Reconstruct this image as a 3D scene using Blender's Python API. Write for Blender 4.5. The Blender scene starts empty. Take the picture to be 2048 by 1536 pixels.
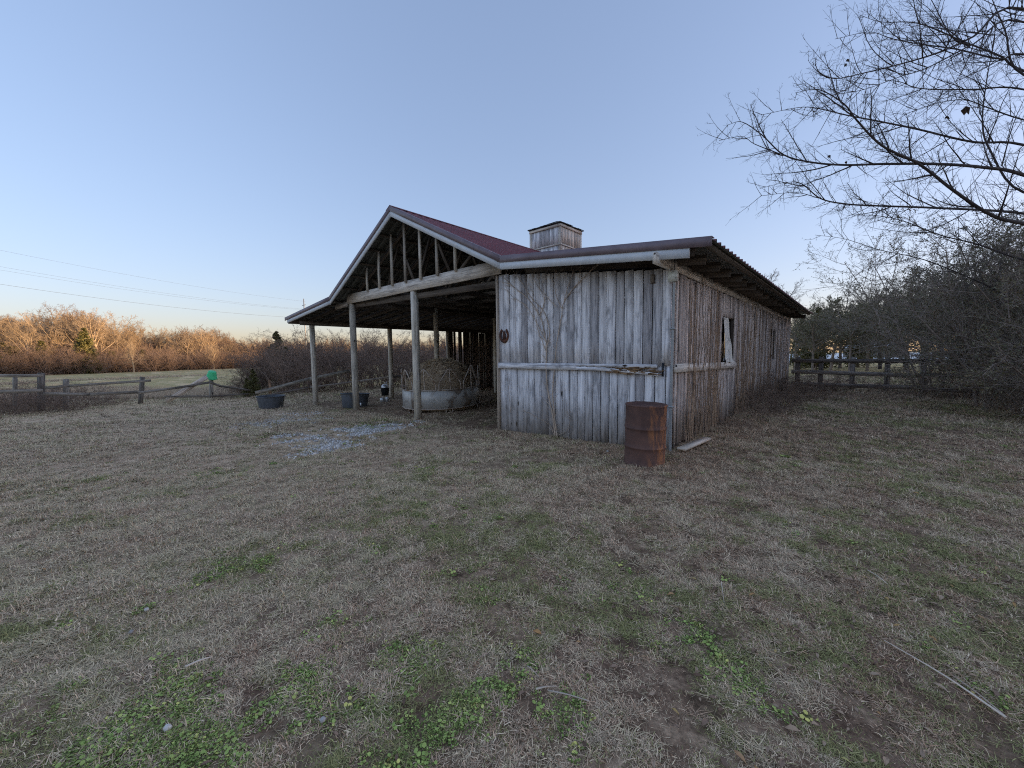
import bpy, math, random
import numpy as np
from mathutils import Vector, Matrix, Euler
random.seed(7); rng = np.random.default_rng(7)
R = math.radians
sc = bpy.context.scene; COL = sc.collection

# ------------------------------------------------------------------ camera
F = 780.0                                    # focal length in pixels of the 2048 wide frame
CAM = Vector((2.275, -6.45, 1.6))
cam = bpy.data.cameras.new('camera'); camo = bpy.data.objects.new('camera', cam); COL.objects.link(camo)
cam.sensor_width = 36; cam.lens = F/2048*36; cam.clip_start = 0.05; cam.clip_end = 3000
camo.location = CAM
ROT = Euler((R(90-4.47), 0, R(41.7)), 'XYZ').to_matrix() @ Matrix.Rotation(R(-0.6), 3, 'Z')
camo.rotation_euler = ROT.to_euler()
sc.camera = camo
def pt(px, py, d):                            # survey point: bearing in the frame, metres of depth
    v = Vector(((px-1024)/F*d, (768-py)/F*d, -d))
    return CAM + ROT @ v
RV = Vector((.747, .665, 0)); FV = Vector((-.665, .747, 0))
def rf(r, f, z=0):                            # metres right and forward of the camera
    v = CAM + RV*r + FV*f; return Vector((v.x, v.y, z))

# ------------------------------------------------------------------ noise, terrain
_T = rng.random((256, 256))
def vn(x, y):
    x = np.asarray(x, float); y = np.asarray(y, float)
    xi = np.floor(x).astype(int); yi = np.floor(y).astype(int); u = x-xi; v = y-yi
    u = u*u*(3-2*u); v = v*v*(3-2*v)
    a = _T[xi & 255, yi & 255]; b = _T[(xi+1) & 255, yi & 255]; c = _T[xi & 255, (yi+1) & 255]; d = _T[(xi+1) & 255, (yi+1) & 255]
    return (a*(1-u)+b*u)*(1-v)+(c*(1-u)+d*u)*v
def fbm(x, y, s=1.0, o=4):
    t = 0; a = .5; n = 0
    for i in range(o):
        t = t+a*vn(np.asarray(x)*s+17.3*i, np.asarray(y)*s+9.1*i); n += a; a *= .5; s *= 2.03
    return t/n
HX = [-600, -200, -80, -30, -14.2, -10.6, -7, -3.8, -1.5, 0.3, 5, 30, 200, 600]
HZ = [-3.5, -1.9, -1.0, -.6, -.40, -.27, -.22, -.17, -.08, 0, -.02, -.2, -.5, -1]
def ground_z(x, y):
    x = np.asarray(x, float); y = np.asarray(y, float)
    near = np.exp(-((x-2.3)**2+(y+6.4)**2)/900.)
    w = np.clip((y+4)/4, 0, 1)
    h = np.interp(x, HX, HZ)
    h = h*(.45+.55*w)+ (np.interp(x, HX, HZ)*.55*(1-w))*np.clip(-x/20, 0, 1)
    h = h-np.clip((y-8)/60, 0, 1)*.15
    h = h+(fbm(x, y, .35, 3)-.5)*.10*np.clip(near+.2, 0, 1)+(fbm(x, y, 2.2, 3)-.5)*.045*near
    return h
def gz(x, y): return float(ground_z(x, y))
def onground(px, py):
    d = (ROT @ Vector(((px-1024)/F, (768-py)/F, -1)))
    t = .5; 
    while t < 400:
        p = CAM+d*t
        if p.z < gz(p.x, p.y): return Vector((p.x, p.y, gz(p.x, p.y)))
        t *= 1.004
    return p

# ------------------------------------------------------------------ materials
def newmat(name, rough=.85, spec=.25):
    m = bpy.data.materials.new(name); m.use_nodes = True; nt = m.node_tree
    b = nt.nodes['Principled BSDF']; b.inputs['Roughness'].default_value = rough
    b.inputs['Specular IOR Level'].default_value = spec
    return m, nt, b
def N(nt, t, **kw):
    n = nt.nodes.new(t)
    for k, v in kw.items(): setattr(n, k, v)
    return n
def ramp(nt, src, stops):
    r = N(nt, 'ShaderNodeValToRGB'); e = r.color_ramp.elements
    while len(e) < len(stops): e.new(.5)
    for i, (p, c) in enumerate(stops):
        e[i].position = p; e[i].color = (c[0], c[1], c[2], 1) if hasattr(c, '__len__') else (c, c, c, 1)
    nt.links.new(src, r.inputs[0]); return r.outputs[0]
def mix(nt, fac, a, b, mode='MIX'):
    m = N(nt, 'ShaderNodeMix', data_type='RGBA', blend_type=mode)
    for s, v in ((0, fac), (6, a), (7, b)):
        if hasattr(v, 'node'): nt.links.new(v, m.inputs[s])
        elif s == 0: m.inputs[0].default_value = v
        else: m.inputs[s].default_value = (v[0], v[1], v[2], 1)
    return m.outputs[2]
def attr(nt, name, typ='GEOMETRY', out='Fac'):
    a = N(nt, 'ShaderNodeAttribute', attribute_name=name, attribute_type=typ); return a.outputs[out]
def scaled(nt, vec, s):
    m = N(nt, 'ShaderNodeMapping'); m.inputs['Scale'].default_value = s; nt.links.new(vec, m.inputs['Vector']); return m.outputs[0]
def noise(nt, vec, scale, detail=4, rough=.55, dist=0):
    n = N(nt, 'ShaderNodeTexNoise'); n.inputs['Scale'].default_value = scale; n.inputs['Detail'].default_value = detail
    n.inputs['Roughness'].default_value = rough; n.inputs['Distortion'].default_value = dist
    if vec is not None: nt.links.new(vec, n.inputs['Vector'])
    return n.outputs['Fac']
def bump(nt, b, h, strength=.5, dist=.01):
    n = N(nt, 'ShaderNodeBump'); n.inputs['Strength'].default_value = strength; n.inputs['Distance'].default_value = dist
    nt.links.new(h, n.inputs['Height']); nt.links.new(n.outputs[0], b.inputs['Normal'])
def geo(nt): return N(nt, 'ShaderNodeNewGeometry').outputs['Position']

def wood(name, light, mid, dark, stain=.5, speck=.5, foot=False):
    m, nt, b = newmat(name, .9, .15)
    gc = attr(nt, 'gc', out='Vector'); rnd = attr(nt, 'rnd')
    g1 = noise(nt, scaled(nt, gc, (60, 60, 2.2)), 1, 5, .6, .4)         # fine grain along the board
    g2 = noise(nt, scaled(nt, gc, (9, 9, .8)), 1, 4, .6, .8)            # broad weathering streaks
    g3 = noise(nt, scaled(nt, gc, (5, 5, 1.6)), 1.4, 5, .65, .3)        # stains
    g4 = noise(nt, scaled(nt, gc, (1, 1, .6)), 70, 2, .5)               # lichen specks
    g5 = noise(nt, scaled(nt, gc, (24, 24, 1.1)), 1, 3, .6, .6)
    c = ramp(nt, g1, [(.34, dark), (.46, mid), (.64, light)])
    c2 = ramp(nt, g2, [(.34, [v*.55 for v in mid]), (.48, mid), (.64, light)])
    c = mix(nt, .55, c, c2)
    c = mix(nt, 1, c, ramp(nt, g5, [(.32, (.5, .5, .52)), (.46, (1, 1, 1)), (.7, (1.12, 1.12, 1.12))]), 'MULTIPLY')
    tone = ramp(nt, rnd, [(0, (.58, .56, .56)), (.4, (1.0, 1.0, 1.0)), (1, (1.22, 1.22, 1.22))])
    c = mix(nt, 1, c, tone, 'MULTIPLY')
    st = ramp(nt, g3, [(.50, 0), (.66, 1)])
    sf = N(nt, 'ShaderNodeMath', operation='MULTIPLY'); nt.links.new(st, sf.inputs[0]); sf.inputs[1].default_value = stain
    c = mix(nt, sf.outputs[0], c, [v*.55 for v in dark])
    sp = ramp(nt, g4, [(.60, 0), (.70, 1)])
    sf = N(nt, 'ShaderNodeMath', operation='MULTIPLY'); nt.links.new(sp, sf.inputs[0]); sf.inputs[1].default_value = speck
    c = mix(nt, sf.outputs[0], c, (min(light[0]*1.35, .7), min(light[1]*1.35, .72), min(light[2]*1.35, .74)))
    kn = N(nt, 'ShaderNodeTexVoronoi'); kn.inputs['Scale'].default_value = 1.0; nt.links.new(scaled(nt, gc, (3.6, 3.6, 1.3)), kn.inputs['Vector'])
    kf = ramp(nt, kn.outputs['Distance'], [(.05, 1), (.085, 0)])
    c = mix(nt, kf, c, (.03, .022, .018))
    if foot:                                                            # rain splashed earth on the foot of the boards
        sx = N(nt, 'ShaderNodeSeparateXYZ'); nt.links.new(geo(nt), sx.inputs[0])
        ad = N(nt, 'ShaderNodeMath', operation='MULTIPLY_ADD'); nt.links.new(g2, ad.inputs[0]); ad.inputs[1].default_value = -.7; nt.links.new(sx.outputs[2], ad.inputs[2])
        ff = ramp(nt, ad.outputs[0], [(0, .55), (.35, 0)])
        c = mix(nt, ff, c, (.17, .13, .09))
    nt.links.new(c, b.inputs['Base Color'])
    bump(nt, b, g1, .6, .004)
    return m
def plain(name, col, var=.25, scale=6, rough=.8, spec=.3, metal=0, rustc=None, bumps=.2):
    m, nt, b = newmat(name, rough, spec); p = geo(nt)
    n = noise(nt, p, scale, 6, .6, .3)
    c = ramp(nt, n, [(.3, [v*(1-var) for v in col]), (.7, [min(1, v*(1+var)) for v in col])])
    if rustc:
        n2 = noise(nt, p, scale*.6, 5, .65, 1.0); c = mix(nt, ramp(nt, n2, [(.5, 0), (.62, 1)]), c, rustc)
    nt.links.new(c, b.inputs['Base Color']); b.inputs['Metallic'].default_value = metal
    bump(nt, b, noise(nt, p, scale*9, 3), bumps, .004)
    return m
def bark(name, col, scale=14):
    m, nt, b = newmat(name, .95, .1); g = attr(nt, 'gc', out='Vector')
    n = noise(nt, scaled(nt, g, (1, 1, .3)), scale, 4, .6)
    c = ramp(nt, n, [(.3, [v*.6 for v in col]), (.7, [v*1.35 for v in col])])
    oi = N(nt, 'ShaderNodeObjectInfo')
    c = mix(nt, 1, c, ramp(nt, oi.outputs['Random'], [(0, (.75, .72, .7)), (1, (1.2, 1.15, 1.1))]), 'MULTIPLY')
    nt.links.new(c, b.inputs['Base Color']); return m
def leafmat(name, c1, c2, c3=None, rough=.6):
    m, nt, b = newmat(name, rough, .3)
    r = attr(nt, 'rnd'); st = [(0, c1), (1, c2)] if c3 is None else [(0, c1), (.55, c2), (1, c3)]
    c = ramp(nt, r, st); nt.links.new(c, b.inputs['Base Color'])
    return m

M = {}
M['wood_front'] = wood('weathered_grey_boards', (.88, .86, .87), (.70, .68, .69), (.25, .24, .25), .60, .4, True)
M['wood_side'] = wood('weathered_brown_boards', (.86, .76, .69), (.64, .55, .49), (.23, .19, .165), .6, .3, True)
M['wood_beam'] = wood('weathered_beam', (.82, .74, .65), (.62, .55, .47), (.28, .24, .20), .45, .3)
M['wood_post'] = wood('treated_posts', (.78, .70, .60), (.58, .52, .42), (.26, .23, .18), .4, .25)
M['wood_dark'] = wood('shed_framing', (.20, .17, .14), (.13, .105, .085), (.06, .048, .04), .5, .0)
M['wood_stud'] = wood('gable_studs', (.66, .61, .53), (.50, .45, .38), (.24, .20, .17), .3, .1)
M['wood_rot'] = wood('broken_rotten_wood', (.42, .27, .15), (.25, .15, .08), (.04, .028, .02), .8, .0)
M['wood_fence'] = wood('fence_wood', (.38, .34, .29), (.25, .22, .18), (.09, .08, .07), .6, .3)
M['wood_fence_dark'] = wood('dark_fence_wood', (.40, .34, .29), (.26, .22, .19), (.08, .07, .06), .5, .1)
M['wood_pale'] = wood('pale_plank', (.85, .74, .62), (.66, .55, .44), (.36, .28, .21), .3, .1)
M['wood_split'] = wood('splintered_post', (.42, .27, .17), (.32, .19, .11), (.12, .07, .045), .3, .0)
M['red_roof'] = plain('red_metal_roof', (.185, .042, .046), .25, 3, .42, .5, .0, None, .05)
nt_ = M['red_roof'].node_tree; b_ = nt_.nodes['Principled BSDF']; lk = b_.inputs['Base Color'].links[0].from_socket
gb_ = N(nt_, 'ShaderNodeNewGeometry'); nt_.links.new(mix(nt_, gb_.outputs['Backfacing'], lk, (.13, .135, .12)), b_.inputs['Base Color'])
M['trim'] = plain('weathered_red_trim', (.19, .145, .16), .2, 4, .5, .5, .0, None, .05)
M['galv'] = plain('galvanised_underside', (.30, .29, .28), .25, 2.5, .6, .4, .0, (.2, .17, .14), .05)
M['white_paint'] = plain('white_fascia_paint', (.66, .69, .72), .08, 7, .6, .3, 0, None, .1)
M['shingle'] = plain('dark_shingles', (.05, .045, .045), .4, 20, .9, .2, 0, (.20, .21, .20), .4)
M['metal_grey'] = plain('grey_conduit', (.33, .34, .34), .15, 10, .5, .4, .3, None, .05)
M['box_grey'] = plain('grey_box_cover', (.80, .80, .72), .15, 20, .5, .4, 0, (.3, .3, .27), .05)
M['feeder'] = plain('galvanised_feeder', (.50, .48, .44), .18, 3, .5, .4, .15, (.22, .17, .13), .08)
M['feeder_bar'] = plain('feeder_bars', (.46, .38, .31), .25, 8, .6, .35, .1, (.25, .14, .08), .05)
M['tub'] = plain('black_rubber_tub', (.10, .11, .125), .25, 5, .6, .35, 0, (.09, .09, .085), .1)
M['tubdark'] = plain('black_plastic', (.018, .02, .025), .25, 5, .5, .4, 0, None, .1)
M['green'] = plain('green_plastic', (.06, .56, .22), .08, 3, .45, .4, 0, None, .02)
M['silver'] = plain('scuffed_steel', (.5, .5, .5), .15, 10, .35, .5, .6, None, .05)
M['rust_sign'] = plain('rusted_plate', (.075, .038, .03), .3, 18, .85, .2, 0, (.16, .06, .03), .2)
M['sheet'] = plain('torn_plastic_sheet', (.80, .77, .70), .12, 5, .5, .3, 0, (.45, .42, .37), .3)
M['wire'] = plain('power_wire', (.10, .10, .11), .1, 1, .6, .2)
M['bark_near'] = bark('grey_twig_bark', (.10, .09, .09))
M['bark_right'] = bark('thicket_bark', (.33, .275, .235))
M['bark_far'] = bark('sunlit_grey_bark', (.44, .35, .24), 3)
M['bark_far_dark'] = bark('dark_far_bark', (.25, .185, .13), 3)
M['bark_shrub'] = bark('bare_shrub_bark', (.27, .205, .165))
M['bark_pale'] = bark('pale_dry_vine', (.46, .38, .31))
M['bark_vine'] = bark('brown_dry_vine', (.42, .31, .22))
M['leaf_privet'] = leafmat('privet_leaves', (.11, .11, .06), (.20, .185, .10), (.30, .24, .15))
M['leaf_cedar'] = leafmat('cedar_foliage', (.07, .078, .03), (.15, .14, .05), (.21, .18, .07))
M['leaf_dead'] = leafmat('dead_hanging_leaves', (.045, .03, .022), (.09, .055, .035))
M['hay'] = leafmat('old_hay', (.26, .19, .13), (.56, .43, .28), (.85, .68, .46), .9)

# rusty drum
m, nt, b = newmat('rusty_drum', .75, .3); p = geo(nt)
n1 = noise(nt, p, 3.2, 6, .6, .6); n2 = noise(nt, scaled(nt, p, (4, 4, 1)), 2.4, 6, .65, .8)
c = ramp(nt, n1, [(.3, (.080, .046, .040)), (.7, (.165, .088, .068))])
tc = N(nt, 'ShaderNodeTexCoord'); sx = N(nt, 'ShaderNodeSeparateXYZ'); nt.links.new(tc.outputs['Object'], sx.inputs[0])
ad = N(nt, 'ShaderNodeMath', operation='MULTIPLY_ADD'); nt.links.new(sx.outputs[0], ad.inputs[0]); ad.inputs[1].default_value = 1.1; nt.links.new(n2, ad.inputs[2])
c = mix(nt, ramp(nt, ad.outputs[0], [(.76, 0), (.98, .85)]), c, (.55, .22, .08))
c = mix(nt, ramp(nt, noise(nt, p, 60, 2), [(.70, 0), (.76, .7)]), c, (.25, .16, .12))
nt.links.new(c, b.inputs['Base Color']); bump(nt, b, noise(nt, p, 70, 4), .25, .003); M['drum'] = m

# ground sheet
m, nt, b = newmat('yard_soil', .97, .1); p = geo(nt)
n1 = noise(nt, p, .55, 6, .62, .4); n2 = noise(nt, p, 5.5, 6, .7, .3); n3 = noise(nt, p, 38, 4, .7)
c = ramp(nt, n2, [(.34, (.085, .055, .034)), (.5, (.25, .165, .105)), (.68, (.52, .37, .24))])
c = mix(nt, ramp(nt, n1, [(.46, 0), (.64, .5)]), c, (.20, .115, .08))
c = mix(nt, ramp(nt, noise(nt, p, 1.3, 5, .6), [(.52, 0), (.66, .35)]), c, (.10, .11, .05))
c = mix(nt, 1, c, ramp(nt, n3, [(.3, (.55, .55, .55)), (.7, (1.4, 1.4, 1.4))]), 'MULTIPLY')
# pale trodden thatch on the dry left side of the yard
sx = N(nt, 'ShaderNodeSeparateXYZ'); nt.links.new(p, sx.inputs[0])
ad = N(nt, 'ShaderNodeMath', operation='MULTIPLY_ADD'); nt.links.new(noise(nt, p, .35, 4), ad.inputs[0]); ad.inputs[1].default_value = 6; nt.links.new(sx.outputs[0], ad.inputs[2])
th = N(nt, 'ShaderNodeMapRange'); nt.links.new(ad.outputs[0], th.inputs[0]); th.inputs[1].default_value = 3; th.inputs[2].default_value = -3; th.inputs[4].default_value = .8
sy_ = N(nt, 'ShaderNodeMapRange'); nt.links.new(sx.outputs[1], sy_.inputs[0]); sy_.inputs[1].default_value = -.3; sy_.inputs[2].default_value = -1.8
tm = N(nt, 'ShaderNodeMath', operation='MULTIPLY'); nt.links.new(th.outputs[0], tm.inputs[0]); nt.links.new(sy_.outputs[0], tm.inputs[1])   # trodden earth under the roof stays bare
c = mix(nt, tm.outputs[0], c, mix(nt, ramp(nt, n2, [(.35, 0), (.65, 1)]), (.52, .34, .215), (.88, .65, .43)))
# far field: dull straw and green bands
sx = N(nt, 'ShaderNodeSeparateXYZ'); nt.links.new(p, sx.inputs[0])
ad = N(nt, 'ShaderNodeMath', operation='MULTIPLY_ADD'); nt.links.new(noise(nt, p, .12, 3), ad.inputs[0]); ad.inputs[1].default_value = 9; nt.links.new(sx.outputs[0], ad.inputs[2])
fa = ramp(nt, N(nt, 'ShaderNodeMapRange').outputs[0], [(0, 1), (1, 0)])
mr = fa.node.inputs[0].links[0].from_node; nt.links.new(ad.outputs[0], mr.inputs[0]); mr.inputs[1].default_value = -19; mr.inputs[2].default_value = -13
fieldc = ramp(nt, noise(nt, scaled(nt, p, (.12, .5, 1)), 1, 5, .6, .3), [(.35, (.66, .45, .23)), (.5, (.44, .36, .16)), (.62, (.74, .54, .30))])
fb = N(nt, 'ShaderNodeMapRange'); nt.links.new(sx.outputs[1], fb.inputs[0]); fb.inputs[1].default_value = 14.5; fb.inputs[2].default_value = 18
fm = N(nt, 'ShaderNodeMath', operation='MAXIMUM'); nt.links.new(fa, fm.inputs[0]); nt.links.new(fb.outputs[0], fm.inputs[1]); fa = fm.outputs[0]
c = mix(nt, fa, c, fieldc)
nt.links.new(c, b.inputs['Base Color']); bump(nt, b, n3, .8, .02); M['soil'] = m
M['pale_roof'] = plain('pale_metal_roof', (.80, .81, .82), .12, 2, .5, .4)
M['pale_field'] = plain('pale_frosted_field', (.78, .78, .76), .12, .2, .9, .2)
M['added_shade_hill'] = plain('added_hill_brown', (.06, .055, .035), .4, .3, .95, .1)
M['gravel'] = leafmat('gravel_stones', (.34, .31, .28), (.60, .56, .51), (.88, .83, .76), .9)

def grassmat(name, stops, dark=.38, light=1.32):
    m, nt, b = newmat(name, .85, .15)
    t = attr(nt, 'tone', 'INSTANCER'); r = attr(nt, 'rnd')
    c = ramp(nt, t, stops); c = mix(nt, 1, c, ramp(nt, r, [(0, (dark,)*3), (1, (light,)*3)]), 'MULTIPLY')
    nt.links.new(c, b.inputs['Base Color'])
    g_ = N(nt, 'ShaderNodeNewGeometry'); va = N(nt, 'ShaderNodeVectorMath', operation='MULTIPLY_ADD'); nt.links.new(g_.outputs['Normal'], va.inputs[0]); va.inputs[1].default_value = (.45,)*3; va.inputs[2].default_value = (0, 0, .75)
    vn_ = N(nt, 'ShaderNodeVectorMath', operation='NORMALIZE'); nt.links.new(va.outputs[0], vn_.inputs[0]); nt.links.new(vn_.outputs[0], b.inputs['Normal']); return m   # normals bent upward so the blades render brighter under the sky
M['grass'] = grassmat('dormant_grass', [(0, (.50, .29, .17)), (.25, (.74, .50, .32)), (.5, (.93, .71, .47)), (.68, (.80, .64, .37)), (.80, (.50, .43, .19)), (1, (.38, .37, .14))])
M['clover'] = grassmat('clover_leaves', [(0, (.26, .35, .09)), (.6, (.42, .50, .14)), (1, (.68, .62, .18))], .40, 1.4)
M['litter'] = grassmat('fallen_leaves', [(0, (.16, .10, .065)), (.5, (.34, .22, .15)), (.75, (.52, .37, .25)), (.88, (.50, .34, .22)), (.96, (.55, .30, .12)), (1, (.55, .48, .18))], .8, 1.2)

# ------------------------------------------------------------------ mesh builder
class MB:
    def __init__(s): s.v = []; s.f = []; s.g = []; s.r = []; s.sm = False
    def add(s, vs, fs, gs=None, rnd=None):
        o = len(s.v); s.v += [tuple(v) for v in vs]; s.f += [tuple(i+o for i in f) for f in fs]
        s.g += [tuple(g) for g in (gs if gs is not None else vs)]
        s.r += [random.random() if rnd is None else rnd]*len(vs)
    def board(s, p0, p1, w, t, wd=(0, 0, 1), warp=0, rnd=None, n=1, ragged=0):
        p0 = Vector(p0); p1 = Vector(p1); a = (p1-p0); L = a.length; a.normalize()
        wd = Vector(wd); wd = (wd-a*wd.dot(a)).normalized(); td = a.cross(wd)
        o = Vector((random.random()*50, random.random()*50, random.random()*50)); vs = []; gs = []
        wob = [0]+[random.uniform(-warp, warp) for _ in range(n-1)]+[0]
        for i in range(n+1):
            c = p0+a*(L*i/n)+wd*wob[i]
            for k, (x, y) in enumerate(((-1, -1), (1, -1), (1, 1), (-1, 1))):
                q = c+wd*(x*w/2)+td*(y*t/2)
                if ragged and i in (0, n): q = q+a*random.uniform(-ragged, ragged)
                vs.append(q); gs.append(o+Vector((x*w/2, y*t/2, L*i/n)))
        fs = [(3, 2, 1, 0), (4*n, 4*n+1, 4*n+2, 4*n+3)]
        for i in range(n):
            for k in range(4):
                a0 = 4*i+k; b0 = 4*i+(k+1) % 4; fs.append((a0, b0, b0+4, a0+4))
        s.add(vs, fs, gs, rnd); return s
    def box(s, lo, hi, rnd=None):
        lo = Vector(lo); hi = Vector(hi); c = (lo+hi)/2; d = hi-lo
        ax = max(range(3), key=lambda i: d[i]); e = Vector((0, 0, 0)); e[ax] = d[ax]/2
        o = [i for i in range(3) if i != ax]; w = Vector((0, 0, 0)); w[o[0]] = 1
        return s.board(c-e, c+e, d[o[0]], d[o[1]], w, rnd=rnd)
    def tube(s, pts, rad, n=4, cap=False, rnd=None):
        pts = [Vector(p) for p in pts]; m = len(pts)
        if not hasattr(rad, '__len__'): rad = [rad]*m
        o = random.random()*30; vs = []; gs = []; L = 0
        ref = Vector((0.31, 0.17, 0.93))
        for i, p in enumerate(pts):
            d = (pts[min(i+1, m-1)]-pts[max(i-1, 0)])
            if i: L += (p-pts[i-1]).length
            if d.length < 1e-9: d = Vector((0, 0, 1))
            d.normalize(); u = d.cross(ref)
            if u.length < .1: u = d.cross(Vector((1, 0, 0)))
            u.normalize(); w = d.cross(u)
            for k in range(n):
                a = 2*math.pi*k/n; q = u*math.cos(a)+w*math.sin(a)
                vs.append(p+q*rad[i]); gs.append((q.x*rad[i]+o, q.y*rad[i]+o, L))
        fs = []
        for i in range(m-1):
            for k in range(n):
                k2 = (k+1) % n; fs.append((i*n+k, i*n+k2, i*n+n+k2, i*n+n+k))
        if cap and n > 2: fs += [tuple(range(n))[::-1], tuple((m-1)*n+k for k in range(n))]
        s.add(vs, fs, gs, rnd); return s
    def lathe(s, prof, n=32, c=(0, 0, 0), rnd=.5, polygonal=False):
        vs = []; fs = []
        for (r, z) in prof:
            for k in range(n):
                a = 2*math.pi*k/n; vs.append((c[0]+r*math.cos(a), c[1]+r*math.sin(a), c[2]+z))
        for i in range(len(prof)-1):
            for k in range(n):
                k2 = (k+1) % n; fs.append((i*n+k, i*n+k2, i*n+n+k2, i*n+n+k))
        s.add(vs, fs, None, rnd); return s
    def build(s, name, mat, parent=None, smooth=False):
        me = bpy.data.meshes.new(name); V = np.array(s.v, np.float32)
        me.from_pydata([], [], []) if not s.v else None
        nf = len(s.f); me.vertices.add(len(V)); me.vertices.foreach_set('co', V.ravel())
        lens = np.fromiter((len(f) for f in s.f), int, nf); idx = np.fromiter((i for f in s.f for i in f), int)
        me.loops.add(len(idx)); me.loops.foreach_set('vertex_index', idx)
        me.polygons.add(nf); me.polygons.foreach_set('loop_start', np.concatenate(([0], np.cumsum(lens)[:-1]))); me.polygons.foreach_set('loop_total', lens)
        if smooth: me.polygons.foreach_set('use_smooth', np.ones(nf, bool))
        me.update(calc_edges=True); me.validate()
        a = me.attributes.new('gc', 'FLOAT_VECTOR', 'POINT'); a.data.foreach_set('vector', np.array(s.g, np.float32).ravel())
        a = me.attributes.new('rnd', 'FLOAT', 'POINT'); a.data.foreach_set('value', np.array(s.r, np.float32))
        me.materials.append(M[mat] if isinstance(mat, str) else mat)
        o = bpy.data.objects.new(name, me); COL.objects.link(o)
        if parent is not None: o.parent = parent
        return o
def tag(o, label=None, cat=None, group=None, kind=None):
    if label: o['label'] = label
    if cat: o['category'] = cat
    if group: o['group'] = group
    if kind: o['kind'] = kind
    return o
def empty(name, loc, rz=0, label=None, cat=None, group=None):
    o = bpy.data.objects.new(name, None); COL.objects.link(o); o.location = loc; o.rotation_euler = (0, 0, rz); o.empty_display_size = .2
    tag(o, label, cat, group); return o
def copy_tree(o, parent=None):
    c = o.copy(); COL.objects.link(c); c.parent = parent
    for ch in list(o.children): copy_tree(ch, c)
    return c
def wp(name, root, mb, mat, smooth=False):          # part given in world coordinates under a thing standing at root.location
    o = mb.build(name, mat, root, smooth); o.location = -Vector(root.location); return o

# ------------------------------------------------------------------ world, sun
SUN_AZ = Vector((.786, .618, 0)).normalized(); ELEV = R(3.7)
w = bpy.data.worlds.new('World'); sc.world = w; w.use_nodes = True; nt = w.node_tree
bg = nt.nodes['Background']; sky = N(nt, 'ShaderNodeTexSky', sky_type='NISHITA'); sky.sun_disc = False
sky.sun_elevation = ELEV; sky.sun_rotation = math.atan2(SUN_AZ.x, SUN_AZ.y); sky.air_density = 1.0; sky.dust_density = 1.0; sky.ozone_density = 2.8
gm = N(nt, 'ShaderNodeGamma'); gm.inputs[1].default_value = .55; nt.links.new(sky.outputs[0], gm.inputs[0])   # gamma grade flattens the sky's brightness range
nt.links.new(mix(nt, 1, gm.outputs[0], (1.05, .94, 1.06), 'MULTIPLY'), bg.inputs[0]); bg.inputs[1].default_value = .12
sun = bpy.data.lights.new('sun', 'SUN'); sun.energy = 1.6; sun.color = (1, .66, .36); sun.angle = R(.5)
so = bpy.data.objects.new('sun', sun); COL.objects.link(so)
sd = SUN_AZ*math.cos(ELEV)+Vector((0, 0, math.sin(ELEV))); so.rotation_euler = sd.to_track_quat('Z', 'Y').to_euler(); so.location = (20, 10, 30)
sc.view_settings.view_transform = 'Standard'; sc.view_settings.look = 'None'; sc.view_settings.gamma = 1
sc.view_settings.exposure = 2.44
sc.cycles.use_denoising = False; sc.cycles.pixel_filter_type = 'BLACKMAN_HARRIS'; sc.cycles.filter_width = 1.1

# ------------------------------------------------------------------ ground, added shade ridge, road
def axis(lo, hi, fine0, fine1, step):
    a = list(np.arange(fine0, fine1, step)); s = step; x = fine1
    while x < hi: a.append(x); s *= 1.18; x += s
    a.append(hi); s = step; x = fine0-step
    while x > lo: a.insert(0, x); s *= 1.18; x -= s
    a.insert(0, lo); return np.array(a)
ax = axis(-700, 700, -18, 8, .16); ay = axis(-700, 700, -9, 15, .16)
GX, GY = np.meshgrid(ax, ay, indexing='ij'); GZ = ground_z(GX, GY)
nx, ny = len(ax), len(ay); me = bpy.data.meshes.new('ground')
me.vertices.add(nx*ny); me.vertices.foreach_set('co', np.stack([GX, GY, GZ], -1).astype(np.float32).ravel())
ii, jj = np.meshgrid(np.arange(nx-1), np.arange(ny-1), indexing='ij'); a = (ii*ny+jj).ravel()
q = np.stack([a, a+ny, a+ny+1, a+1], -1).ravel(); me.loops.add(len(q)); me.loops.foreach_set('vertex_index', q)
me.polygons.add(len(a)); me.polygons.foreach_set('loop_start', np.arange(len(a))*4); me.polygons.foreach_set('loop_total', np.full(len(a), 4))
me.polygons.foreach_set('use_smooth', np.ones(len(a), bool)); me.update(calc_edges=True); me.materials.append(M['soil'])
go = bpy.data.objects.new('ground', me); COL.objects.link(go); go['kind'] = 'structure'
mb = MB(); n = 90; prof = []  # unseen ridge outside the frame, added to block low sun from yard and barn
for i in range(n+1):
    y = -160+i*8; hh = 33.5+5*float(fbm(y*.03, 3.3, 1, 3))-2.5+2.6*float(fbm(y*.12, 1.3, 1, 2)); hh *= min(1, (i+1)/8, (n-i+1)/6)
    prof.append([(190, y, -3), (245, y, hh*.55), (300, y, hh), (350, y, hh*.6), (430, y, -3)])
vs = [p for r in prof for p in r]; fs = [(i*5+j, i*5+j+1, i*5+j+6, i*5+j+5) for i in range(n) for j in range(4)]
mb.add(vs, fs); mb.build('added_shade_hill', 'added_shade_hill', None, True)['kind'] = 'structure'
mb = MB(); nn = 12; vs = []                      # pale open pasture far behind the right fence
for i in range(nn+1):
    for y in (66, 110, 180, 300): x = -30+i*16; vs.append((x, y, gz(x, y)+.15))
mb.add(vs, [(4*i+j, 4*i+4+j, 4*i+5+j, 4*i+1+j) for i in range(nn) for j in range(3)]); mb.build('field', 'pale_field')['kind'] = 'structure'

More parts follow.
